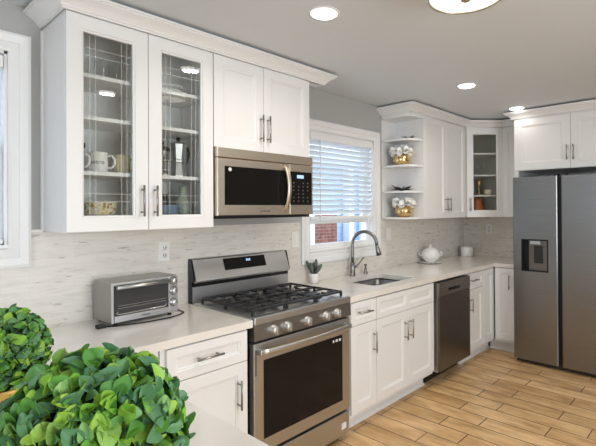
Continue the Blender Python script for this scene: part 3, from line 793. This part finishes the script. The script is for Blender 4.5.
recessed('round recessed ceiling light before the double door wall cabinet', 3.274, -.951, 6)
recessed('round recessed ceiling light close above the refrigerator cabinet crown', 4.345, -.955, .6)
recessed('round recessed ceiling light above the peninsula mirrored in the left glass door', 1.448, -1.94, 6)
recessed('round recessed ceiling light behind the drum lamp toward the far end', 3.274, -2.9, 7)
r = thing('drum_ceiling_lamp', 'frosted drum ceiling lamp with metal rings and a finial', 'ceiling lamp', (1.708, -1.70, ZC)); sh = (1.708, -1.70, ZC); lc = (1.708, -1.70, 0)
MB().lathe([(.08, ZC-.0005), (.08, ZC-.02), (.0001, ZC-.02)], lc, 32).build('ceiling_plate', 'brass', r, sh)
MB().lathe([(.146, ZC-.02), (.146, ZC-.094), (.143, ZC-.098), (.11, ZC-.104), (.05, ZC-.108), (.0001, ZC-.109)], lc, 48).build('shade', 'drumglass', r, sh)
for zz in (ZC-.03, ZC-.062, ZC-.098):
    b = MB(); b.lathe([(.147, zz-.006), (.154, zz-.006), (.154, zz+.006), (.147, zz+.006), (.147, zz-.006)], lc, 48); b.build('metal_ring', 'brass', r, sh)
MB().lathe([(.020, ZC-.1085), (.022, ZC-.113), (.014, ZC-.116), (.012, ZC-.119), (.0001, ZC-.122)], lc, 24).build('finial', 'brass', r, sh)

# ------------------------------------------------------------------ counter objects
# toaster oven
g = thing('toaster_oven', 'stainless toaster oven with three knobs on the left worktop', 'toaster oven', (1.06, -.13, .914), math.radians(3)); sh = (1.06, -.13, .914)
TX0, TX1, TY0, TY1, TZ0, TZ1 = .874, 1.224, -.226, -.028, .930, 1.130
b = MB(); b.prism([(TY0, TZ0), (TY0, TZ1-.012), (TY0+.004, TZ1-.003), (TY0+.016, TZ1), (TY1-.02, TZ1), (TY1, TZ1-.02), (TY1, TZ0)], TX0, TX1, 'x'); P(b, 'housing', 'tsteel')
P(MB().box(TX0-.002, TX0+.010, TY0-.010, TY0, TZ0, TZ1-.004, .002).box(1.173, TX1+.002, TY0-.010, TY0, TZ0, TZ1-.004, .002).box(TX0+.010, 1.173, TY0-.008, TY0, TZ1-.016, TZ1-.004, .002), 'front_frame', 'steel')
b = MB(); b.box(TX0+.012, 1.171, TY0-.012, TY0-.001, TZ0+.002, TZ0+.034, .002); td = P(b, 'door', 'steel')
P(MB().box(TX0+.012, 1.171, TY0-.010, TY0-.002, TZ0+.035, TZ1-.018), 'door_window', 'tglass', td)
b = MB(); b.cyl((TX0+.016, TY0-.032, TZ1-.024), (1.168, TY0-.032, TZ1-.024), .0095); b.box(TX0+.02, TX0+.036, TY0-.03, TY0-.009, TZ1-.031, TZ1-.017).box(1.148, 1.164, TY0-.03, TY0-.009, TZ1-.031, TZ1-.017); P(b, 'door_handle', 'chrome', td)
b = MB(); b.tube([(TX0+.03, TY0-.0115, .985), (TX0+.02, TY0-.0115, .978), (TX0+.03, TY0-.0115, .972), (1.15, TY0-.0115, .972), (1.16, TY0-.0115, .984)], .0032, 6)
for k in range(2): b.box(TX0+.03, 1.155, TY0-.0112, TY0-.0102, 1.0+k*.012, 1.0015+k*.012)
P(b, 'wire_rack', 'alu', td)
b = MB()
for k in range(7): b.box(1.022+k*.0065, 1.026+k*.0065, TY0-.0126, TY0-.0119, TZ0+.014, TZ0+.021)
P(b, 'logo_marks', 'printdark', td)
for zz in (1.102, 1.048, .985):
    b = MB(); c = (1.1995, TY0-.010, zz); b.lathe([(.020, 0), (.020, .003), (.0165, .004), (.0155, .020), (.013, .022), (.0001, .022)], c, 20, '-y'); kn = P(b, 'knob', 'chrome')
    P(MB().lathe([(.0225, 0), (.0225, .0015), (.0205, .0018)], c, 20, '-y'), 'knob_ring', 'dark', kn)
for xx in (TX0+.03, TX1-.03):
    for yy in (TY0+.02, TY1-.02): P(MB().cyl((xx, yy, .914), (xx, yy, .931), .010, .012), 'foot', 'rubber')
b = MB(); cz = .9185
b.tube([(1.262, -.10, cz), (1.275, -.16, cz), (1.268, -.225, cz), (1.225, -.262, cz), (1.15, -.285, cz), (1.05, -.282, cz), (.96, -.262, cz), (.90, -.245, cz), (.862, -.218, cz)], .0035, 8)
tag(b.build('power_cord', 'rubber', None, (1.06, -.25, .914)), 'black power cord with plug lying in front of the toaster oven', 'cord')
o = bpy.data.objects['power_cord']
b = MB(); b.box(.818, .858, -.232, -.202, .9145, .934, .004); b.build('plug', 'rubber', o, (1.06, -.25, .914))

# succulent
g = thing('potted_succulent', 'small green succulent in a white pot beside the range', 'plant', (2.432, -.085, .914)); sh = (2.432, -.085, .914); c = (2.432, -.085, 0)
P(MB().lathe([(.028, .9145), (.033, .917), (.036, .978), (.0365, .990), (.033, .990), (.032, .978), (.0001, .978)], c, 28), 'pot', 'ceramic')
P(MB().lathe([(.0315, .979), (.0001, .985)], c, 20), 'soil', 'soil')
for k in range(7):
    a = k*2.4; tl = .06 if k == 0 else (.14+.08*(k % 3)); h = .118 if k < 2 else .092
    b = MB(); d = Vector((math.cos(a)*math.sin(tl*2), math.sin(a)*math.sin(tl*2), math.cos(tl*2))); p = Vector((c[0], c[1], .984))+Vector((math.cos(a), math.sin(a), 0))*.010
    b.tube([p, p+d*h*.3, p+d*h*.65, p+d*h*.88, p+d*h], [.007, .013, .016, .011, .002], 8); P(b, 'leaf', 'succ')

# faucet and soap dispenser
g = thing('kitchen_faucet', 'brushed nickel gooseneck faucet with side lever behind the sink', 'faucet', (2.905, -.075, .914)); c = (2.905, -.075); sh = (2.905, -.075, .914)
P(MB().lathe([(.027, .9145), (.027, .922), (.022, .926), (.020, 1.02), (.021, 1.024), (.0165, 1.028), (.0001, 1.028)], (*c, 0), 24), 'base', 'faucet')
b = MB(); pts = []; D = Vector((.37, -.93, 0)).normalized(); R_ = .108; zt = 1.185
for z in (1.02, 1.08, 1.14): pts.append(Vector((*c, z)))
for i in range(13):
    a = PI-i*(PI*1.02)/12; pts.append(Vector((*c, 0))+D*(R_+R_*math.cos(a))+Vector((0, 0, zt+R_*math.sin(a)*1.0)))
b.tube(pts, .0145, 14); P(b, 'gooseneck', 'faucet')
e = pts[-1]; d = (pts[-1]-pts[-2]).normalized(); d = (d+D*.18).normalized()
b = MB(); b.tube([e-d*.006, e+d*.02, e+d*.05, e+d*.085], [.0165, .0175, .020, .0215], 14); P(b, 'spray_head', 'faucet')
b = MB(); p = Vector((c[0]+.02, c[1]-.005, .985)); b.cyl(p-Vector((.006, 0, 0)), p+Vector((.022, 0, .004)), .012); q = p+Vector((.02, 0, .004)); b.tube([q, q+Vector((.035, -.006, .022)), q+Vector((.095, -.014, .075))], [.008, .0065, .0055], 10); P(b, 'lever', 'faucet')
g = thing('soap_dispenser', 'nickel soap dispenser pump right of the faucet', 'soap dispenser', (3.085, -.075, .914)); c = (3.085, -.075); sh = (3.085, -.075, .914)
P(MB().lathe([(.021, .9145), (.021, .919), (.016, .925), (.012, .945), (.012, .965), (.0001, .967)], (*c, 0), 20), 'base', 'faucet')
P(MB().lathe([(.007, .966), (.007, .985), (.013, .986), (.013, .998), (.0001, 1.0)], (*c, 0), 16).tube([(*c, .991), (c[0]-.03, c[1]-.028, .992), (c[0]-.055, c[1]-.048, .982)], [.007, .006, .0045], 8), 'pump', 'faucet')

# tureen
TC = (4.115, -.13)
g = thing('soup_tureen', 'white ceramic lidded tureen on the worktop below the double door cabinet', 'tureen', (*TC, .914)); sh = (*TC, .914)
c = (*TC, 0)
P(MB().lathe([(.075, .9145), (.085, .916), (.120, .922), (.132, .927), (.132, .930), (.11, .927), (.06, .924), (.0001, .924)], c, 36, sx=1.0, sy=.92), 'saucer', 'ceramic')
P(MB().lathe([(.045, .9245), (.055, .927), (.052, .935), (.075, .95), (.095, .975), (.100, 1.0), (.094, 1.022), (.088, 1.032), (.092, 1.038), (.0001, 1.038)], c, 36), 'bowl', 'ceramic')
P(MB().lathe([(.091, 1.0385), (.088, 1.046), (.070, 1.06), (.045, 1.073), (.022, 1.08), (.012, 1.084), (.010, 1.092), (.016, 1.10), (.013, 1.109), (.0001, 1.113)], c, 36), 'lid', 'ceramic')
vw = Vector((.66, -.75, 0))
for sgn in (-1, 1):
    q = Vector(c)+vw*.092*sgn; b = MB(); b.tube([q+Vector((0, 0, 1.022)), q+vw*.022*sgn+Vector((0, 0, 1.03)), q+vw*.03*sgn+Vector((0, 0, 1.012)), q+vw*.018*sgn+Vector((0, 0, .992)), q+Vector((0, 0, .985))], .006, 8); P(b, 'handle', 'ceramic')
# canister
CC = (4.955, -.135, 0)
b = MB(); b.lathe([(.070, .9145), (.073, .917), (.073, 1.022), (.071, 1.026), (.066, 1.026), (.066, .93), (.0001, .93)], CC, 36)
tag(b.build('canister', 'ceramic', None, (CC[0], CC[1], .914)), 'plain white round canister in the far worktop corner', 'canister')

# outlets and switches
def plate(name, label, loc, rz, kind):
    r = thing(name, label, 'outlet' if kind == 'outlet' else 'switch', loc, rz)
    MB().box(-.036, .036, -.005, 0, -.058, .058, .002).build('cover_plate', 'plate', r)
    if kind == 'outlet':
        for zz in (-.022, .022):
            o = MB().lathe([(.016, .005), (.016, .007), (.0001, .007)], (0, 0, zz), 20, '-y').build('receptacle', 'plate', r)
            MB().box(-.007, -.0045, -.0078, -.0068, zz-.004, zz+.006).box(.0045, .007, -.0078, -.0068, zz-.004, zz+.006).box(-.0015, .0015, -.0078, -.0068, zz-.011, zz-.007).build('slots', 'dark', o)
    else:
        MB().box(-.016, .016, -.009, -.0045, -.033, .033, .002).build('rocker', 'plate', r)
plate('wall_outlet', 'white double outlet on the backsplash above the toaster oven', (1.262, -.0095, 1.243), 0, 'outlet')
plate('light_switch', 'white switch on the backsplash between range and sink window', (2.305, -.0095, 1.255), 0, 'switch')
plate('light_switch', 'white switch plate under the open end shelf', (3.527, -.0095, 1.238), 0, 'switch')
plate('wall_outlet', 'white outlet on the far wall left of the refrigerator', (XW-.0095, -.332, 1.236), RZ, 'outlet')

# ------------------------------------------------------------------ topiaries
def leaf_bm(L, W, cup, curl):
    """obovate leaf, base at origin, along +y, face +z"""
    b = bmesh.new(); n = 6; rows = []
    prof = [0.10, .42, .74, .96, 1.0, .80, .30]
    for i in range(n+1):
        t = i/n; w_ = W*.5*prof[i]; y = L*t; z = -curl*L*t*t
        rows.append([b.verts.new((-w_, y, z+cup*w_*.9)), b.verts.new((-w_*.5, y, z+cup*w_*.25)), b.verts.new((0, y, z-.0006)), b.verts.new((w_*.5, y, z+cup*w_*.25)), b.verts.new((w_, y, z+cup*w_*.9))])
    for a, c in zip(rows, rows[1:]):
        for k in range(4):
            f = b.faces.new([a[k], a[k+1], c[k+1], c[k]]); f.smooth = True
    return b
def topiary(label, c, R, n, seed):
    rnd = random.Random(seed); zp = .914
    g = thing('topiary_ball', label, 'topiary', (c[0], c[1], zp)); sh = (c[0], c[1], zp)
    P2 = lambda b, nm, m_: b.build(nm, m_, g, sh)
    zb = c[2]-R*.80
    P2(MB().lathe([(R*.50, zp+.0005), (R*.56, zp+.006), (R*.66, zb-.004), (R*.68, zb+.006), (R*.63, zb+.006), (R*.6, zb-.002), (.0001, zb-.002)], (c[0], c[1], 0), 36), 'pot', 'potgold')
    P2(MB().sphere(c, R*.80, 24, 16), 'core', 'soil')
    b = MB(); ga = PI*(3-math.sqrt(5)); C = Vector(c)
    for i in range(n):
        zz = 1-2*(i+.5)/n; rr = math.sqrt(1-zz*zz); a = i*ga
        d = (Vector((rr*math.cos(a), rr*math.sin(a), zz))+Vector((rnd.gauss(0, .08), rnd.gauss(0, .08), rnd.gauss(0, .08)))).normalized()
        t = Vector((rnd.gauss(0, 1), rnd.gauss(0, 1), rnd.gauss(0, 1)+.5)); t = (t-d*t.dot(d)).normalized()
        L = R*rnd.uniform(.19, .28); Wd = L*rnd.uniform(.62, .80)
        up = rnd.uniform(.6, 2.4)
        ax = (t+d*up).normalized(); nrm = (d-ax*d.dot(ax)).normalized(); sd = ax.cross(nrm)
        base_ = C+d*R*rnd.uniform(.70, .86)-t*L*.35
        mt = Matrix((sd, ax, nrm)).transposed().to_4x4(); mt.translation = base_
        b.merge(leaf_bm(L, Wd, rnd.uniform(.3, 1.1), rnd.uniform(-.2, .7)), mt)
    P2(b, 'foliage', 'leaf')
topiary('larger green leafy topiary ball nearest the camera on the peninsula', (.274, -1.739, 1.112), .146, 1600, 3)
topiary('green leafy topiary ball at the left picture edge farther back', (.308, -.958, 1.088), .122, 1050, 11)

# ------------------------------------------------------------------ things in the glass cabinet
ZS0, ZS1, ZS2, ZS3 = ZU+.0185, SH[0]+.0005, SH[1]+.0005, SH[2]+.0005
def mug_body(b, c, z, r, h): b.lathe([(r*.86, z), (r, z+.006), (r, z+h-.003), (r-.002, z+h), (r-.005, z+h-.002), (r-.006, z+.01), (.0001, z+.009)], (*c, 0), 28)
def mug_handle(c, z, r, h, ang):
    d = Vector((math.cos(ang), math.sin(ang), 0)); p = Vector((*c, z)); b = MB()
    b.tube([p+d*(r-.002)+Vector((0, 0, h*.82)), p+d*(r+.020)+Vector((0, 0, h*.84)), p+d*(r+.034)+Vector((0, 0, h*.66)), p+d*(r+.034)+Vector((0, 0, h*.42)), p+d*(r+.020)+Vector((0, 0, h*.24)), p+d*(r-.002)+Vector((0, 0, h*.22))], .0055, 8)
    return b
def mug(label, c, z, m_, ang, r=.041, h=.098, text=None):
    g = thing('mug', label, 'mug', (*c, z), 0, None); sh = (*c, z)
    b = MB(); mug_body(b, c, z, r, h); b.build('cup', m_, g, sh); mug_handle(c, z, r, h, ang).build('handle', m_, g, sh)
    if text:
        # lettering bent round the cup
        cu = bpy.data.curves.new('lettering', 'FONT'); cu.body = text; cu.size = .030; cu.align_x = 'CENTER'; cu.align_y = 'CENTER'; cu.extrude = .0003
        t = bpy.data.objects.new('lettering', cu); COL.objects.link(t)
        dg = bpy.context.evaluated_depsgraph_get(); me = bpy.data.meshes.new_from_object(t.evaluated_get(dg)); bpy.data.objects.remove(t)
        fa = math.radians(-118)
        for v in me.vertices:
            x, y, zz = v.co; a = fa + x/r; rr = r+.0006+zz
            v.co = (rr*math.cos(a), rr*math.sin(a), h*.50+y)
        me.materials.clear(); me.materials.append(M['printdark']); o = bpy.data.objects.new('lettering', me); COL.objects.link(o); o.parent = g
RA = math.radians(-42)
mug('white mug cut off by the left door frame, only its handle showing', (.722, -.205), ZS1, 'ceramic', RA)
mug('white mug printed with a dark word behind the left glass door', (.832, -.215), ZS1, 'ceramic', RA, text='aetna')
mug('cream striped mug right of the printed mug behind glass', (.955, -.175), ZS1, 'striped', RA)
def pepper(label, c, z):
    g = thing('pepper_mill', label, 'pepper mill', (*c, z)); sh = (*c, z)
    MB().lathe([(.022, z), (.022, z+.10), (.015, z+.125), (.0001, z+.126)], (*c, 0), 18).build('body', 'tumbler', g, sh)
    MB().lathe([(.017, z+.127), (.021, z+.135), (.021, z+.155), (.0001, z+.158)], (*c, 0), 18).build('cap', 'dark', g, sh)
pepper('glass mill with black cap behind the handle of the leftmost mug', (.795, -.085), ZS1)
g = thing('casserole_bowl', 'cream bowl with a fruit pattern on the lowest cabinet shelf', 'bowl', (.845, -.19, ZS0+.0585)); c = (.845, -.19, 0); sh = (.845, -.19, ZS0+.0585); z = ZS0+.0585
MB().lathe([(.062, z), (.070, z+.004), (.079, z+.055), (.081, z+.058), (.077, z+.058), (.068, z+.01), (.0001, z+.008)], c, 32).build('bowl', 'fruit', g, sh)
MB().lathe([(.080, z+.0585), (.082, z+.062), (.078, z+.062), (.077, z+.0585), (.080, z+.0585)], c, 32).build('rim', 'cream', g, sh)
b = MB(); b.rings([[(.845+x, -.185+y, z_) for x, y in rrect(-a, a, -a*.8, a*.8, .03)] for a, z_ in ((.085, ZS0), (.098, ZS0+.006), (.102, ZS0+.040), (.098, ZS0+.040), (.094, ZS0+.010))], smooth=True)
tag(b.build('baking_dish', 'ceramic', None, (.845, -.185, ZS0)), 'white baking dish at the bottom under the plate and fruit bowl', 'dish')
for k in range(1):
    b = MB(); z = ZS0+.0405; b.lathe([(.065, z), (.075, z+.001), (.098, z+.006), (.098, z+.008), (.07, z+.004), (.0001, z+.0035)], (.845, -.185, 0), 36)
    b.lathe([(.08, z+.0085), (.09, z+.009), (.112, z+.015), (.112, z+.017), (.08, z+.0105), (.0001, z+.0105)], (.845, -.185, 0), 36)
    tag(b.build('plate', 'ceramic', None, (.845, -.185, z)), 'white plate directly under the fruit pattern bowl', 'plate')
# right door: french press, moka pot, lower items
g = thing('french_press', 'glass french press with dark lid behind the right glass door', 'french press', (1.162, -.20, ZS1)); c = (1.162, -.20, 0); sh = (1.162, -.20, ZS1); z = ZS1
MB().lathe([(.034, z+.012), (.034, z+.14)], c, 24, cap1=False).build('beaker', 'tumbler', g, sh)
b = MB(); b.lathe([(.036, z), (.037, z+.012), (.0001, z+.012)], c, 24)
for k in range(4):
    a = k*PI/2+.4; b.box(c[0]+.0365*math.cos(a)-.003, c[0]+.0365*math.cos(a)+.003, c[1]+.0365*math.sin(a)-.003, c[1]+.0365*math.sin(a)+.003, z+.01, z+.085)
for zz in (z+.03, z+.082): b.lathe([(.0352, zz), (.0385, zz), (.0385, zz+.006), (.0352, zz+.006), (.0352, zz)], c, 24)
b.build('frame', 'chrome', g, sh)
MB().lathe([(.037, z+.141), (.036, z+.155), (.012, z+.162), (.004, z+.164), (.004, z+.178), (.011, z+.182), (.0001, z+.19)], c, 24).build('lid', 'dark', g, sh)
g = thing('moka_pot', 'aluminium stovetop moka pot with a black knob', 'coffee maker', (1.265, -.175, ZS1)); c = (1.265, -.175, 0); sh = (1.265, -.175, ZS1)
MB().lathe([(.047, z), (.047, z+.01), (.036, z+.08), (.0001, z+.08)], c, 8, smooth=False).build('boiler', 'alu', g, sh)
MB().lathe([(.036, z+.0805), (.040, z+.085), (.040, z+.093), (.034, z+.098), (.050, z+.185), (.0001, z+.186)], c, 8, smooth=False).build('upper_chamber', 'alu', g, sh)
MB().lathe([(.051, z+.1865), (.04, z+.196), (.0001, z+.204)], c, 8, smooth=False).build('lid', 'alu', g, sh)
MB().lathe([(.008, z+.204), (.012, z+.214), (.011, z+.226), (.0001, z+.228)], c, 12).build('knob', 'dark', g, sh)
b = MB(); hd = Vector((.9, .3, 0)).normalized(); q = Vector((c[0], c[1], z)); b.tube([q+hd*.045+Vector((0, 0, .17)), q+hd*.078+Vector((0, 0, .172)), q+hd*.082+Vector((0, 0, .14)), q+hd*.070+Vector((0, 0, .09))], [.006, .008, .008, .006], 8); b.build('handle', 'dark', g, sh)
z = ZS0
g = thing('casserole_pot', 'blue enamel pot low behind the right glass door', 'pot', (1.185, -.19, z)); c = (1.185, -.19, 0); sh = (1.185, -.19, z)
MB().lathe([(.055, z), (.062, z+.006), (.062, z+.105), (.065, z+.108), (.06, z+.108), (.058, z+.01), (.0001, z+.009)], c, 30).build('pot', 'blue', g, sh)
for sgn in (-1, 1):
    b = MB(); q = Vector((c[0]+.063*sgn*.75, c[1]-.063*sgn*.66, z+.085)); b.tube([q+Vector((0, 0, 0)), q+Vector((.018*sgn, -.016*sgn, .004)), q+Vector((.0*sgn, .0, .02))], .004, 6); b.build('handle', 'blue', g, sh)
tag(MB().lathe([(.032, z), (.038, z+.006), (.040, z+.12), (.028, z+.155), (.022, z+.195), (.026, z+.215), (.022, z+.215), (.018, z+.195), (.0001, z+.19)], (1.30, -.165, 0), 28).build('vase', 'greenb', None, (1.30, -.165, z)), 'sage green bottle vase at the right of the lowest cabinet shelf', 'vase')
tag(MB().lathe([(.035, z), (.04, z+.005), (.04, z+.14), (.036, z+.145), (.036, z+.17), (.0001, z+.172)], (1.215, -.075, 0), 24).build('jar', 'dark', None, (1.215, -.075, z)), 'dark jar standing behind the blue enamel pot', 'jar')
# tumblers and a glass bowl on the upper shelves
def tumbler(c, z, r, h, label):
    o = MB().lathe([(r*.8, z), (r*.82, z+.002), (r, z+h)], (*c, 0), 20, cap1=False).build('tumbler', 'tumbler', None, (*c, z))
    return tag(o, label, 'glass', 'clear glasses on the top cabinet shelf')
tumbler((.78, -.14), ZS3, .036, .12, 'leftmost clear tumbler on the top shelf of the glass cabinet')
tumbler((.865, -.17), ZS3, .036, .12, 'second clear tumbler from the left on the top cabinet shelf')
tumbler((.945, -.13), ZS3, .036, .12, 'third clear tumbler from the left on the top cabinet shelf')

# ------------------------------------------------------------------ open shelf decorations
def flower_pot(label, c, z, r, h):
    g = thing('flower_vase', label, 'flowers', (*c, z)); sh = (*c, z); c3 = (*c, 0); rnd = random.Random(int(z*1000))
    MB().lathe([(r*.6, z), (r*.85, z+h*.15), (r, z+h*.5), (r*.92, z+h*.85), (r*.78, z+h), (r*.72, z+h), (r*.84, z+h*.8), (.0001, z+h*.5)], c3, 28).build('vase', 'gold', g, sh)
    for k in range(9):
        a = k*2*PI/8 + .3; q = .0 if k == 8 else r*.95
        p = Vector((c[0]+q*math.cos(a), c[1]+q*math.sin(a), z+h+(.045 if k == 8 else .010+.018*(k % 2))))
        b = MB()
        for i in range(20):
            d = Vector((rnd.gauss(0, 1), rnd.gauss(0, 1), abs(rnd.gauss(0, 1))+.1)).normalized(); t = d.orthogonal().normalized(); nrm = (d+Vector((0, 0, .3))).normalized(); ax = (d*1.0+t*.3).normalized(); n2 = (nrm-ax*nrm.dot(ax)); n2 = n2.normalized() if n2.length > .01 else d.orthogonal().normalized(); sd = ax.cross(n2)
            mt = Matrix((sd, ax, n2)).transposed().to_4x4(); mt.translation = p; b.merge(leaf_bm(.052, .046, .4, .3), mt)
        b.sphere(p, .030, 12, 8); b.build('blossom', 'petal', g, sh)
    return g
def spiky(label, c, z, n, L):
    b = MB(); rnd = random.Random(n)
    b.sphere((c[0], c[1], z+.012), (.022, .022, .0118), 12, 8)
    for k in range(n):
        a = 2*PI*k/n+rnd.uniform(-.2, .2); e = rnd.uniform(.05, .5); d = Vector((math.cos(a)*math.cos(e), math.sin(a)*math.cos(e), math.sin(e))); p = Vector((c[0], c[1], z+.011)); l = L*rnd.uniform(.7, 1.1)
        b.tube([p, p+d*l*.5, p+d*l+Vector((0, 0, -.006*math.cos(e)))], [.004, .003, .0006], 5)
    return tag(b.build('air_plant', 'plantdark', None, (*c, z)), label, 'plant')
flower_pot('gold vase of white blossoms on the upper middle open shelf', (3.535, -.165), SHZ[2]+.0005, .084, .100)
flower_pot('gold vase of white blossoms on the bottom open shelf', (3.555, -.17), SHZ[0]+.0005, .086, .105)
spiky('small dark spiky plant on the top open shelf', (3.575, -.215), SHZ[3]+.0005, 26, .078)
spiky('wider dark spiky plant on the lower middle open shelf', (3.53, -.165), SHZ[1]+.0005, 60, .118)

# ------------------------------------------------------------------ corner cabinet contents
def vase_at(name, label, cat, c, z, prof, m_):
    return tag(MB().lathe([(r, z+.0005+h) for r, h in prof], (*c, 0), 24, cap1=(m_ != 'tumbler')).build(name, m_, None, (*c, z)), label, cat)
vase_at('candlestick', 'gold candlestick inside the corner glass cabinet', 'candlestick', (4.80, -.36), DSH[0], [(.045, 0), (.045, .01), (.015, .03), (.012, .10), (.03, .12), (.032, .18), (.0001, .18)], 'gold')
vase_at('vase', 'orange vase on the lowest shelf of the corner cabinet', 'vase', (4.745, -.37), ZU+.018, [(.045, 0), (.06, .03), (.062, .10), (.04, .16), (.045, .19), (.0001, .17)], 'orange')
vase_at('bowl', 'white and gold cup in front of the gold candlestick', 'cup', (4.785, -.47), DSH[0], [(.02, 0), (.035, .02), (.04, .06), (.036, .06), (.0001, .02)], 'cream')
for k, (x, y) in enumerate(((4.76, -.36), (4.84, -.40))):
    o = vase_at('tumbler', ['left clear glass on the middle shelf of the corner cabinet', 'right clear glass on the middle shelf of the corner cabinet'][k], 'glass', (x, y), DSH[1], [(.028, 0), (.03, .002), (.036, .11)], 'tumbler')
    o['group'] = 'clear glasses in the corner cabinet'
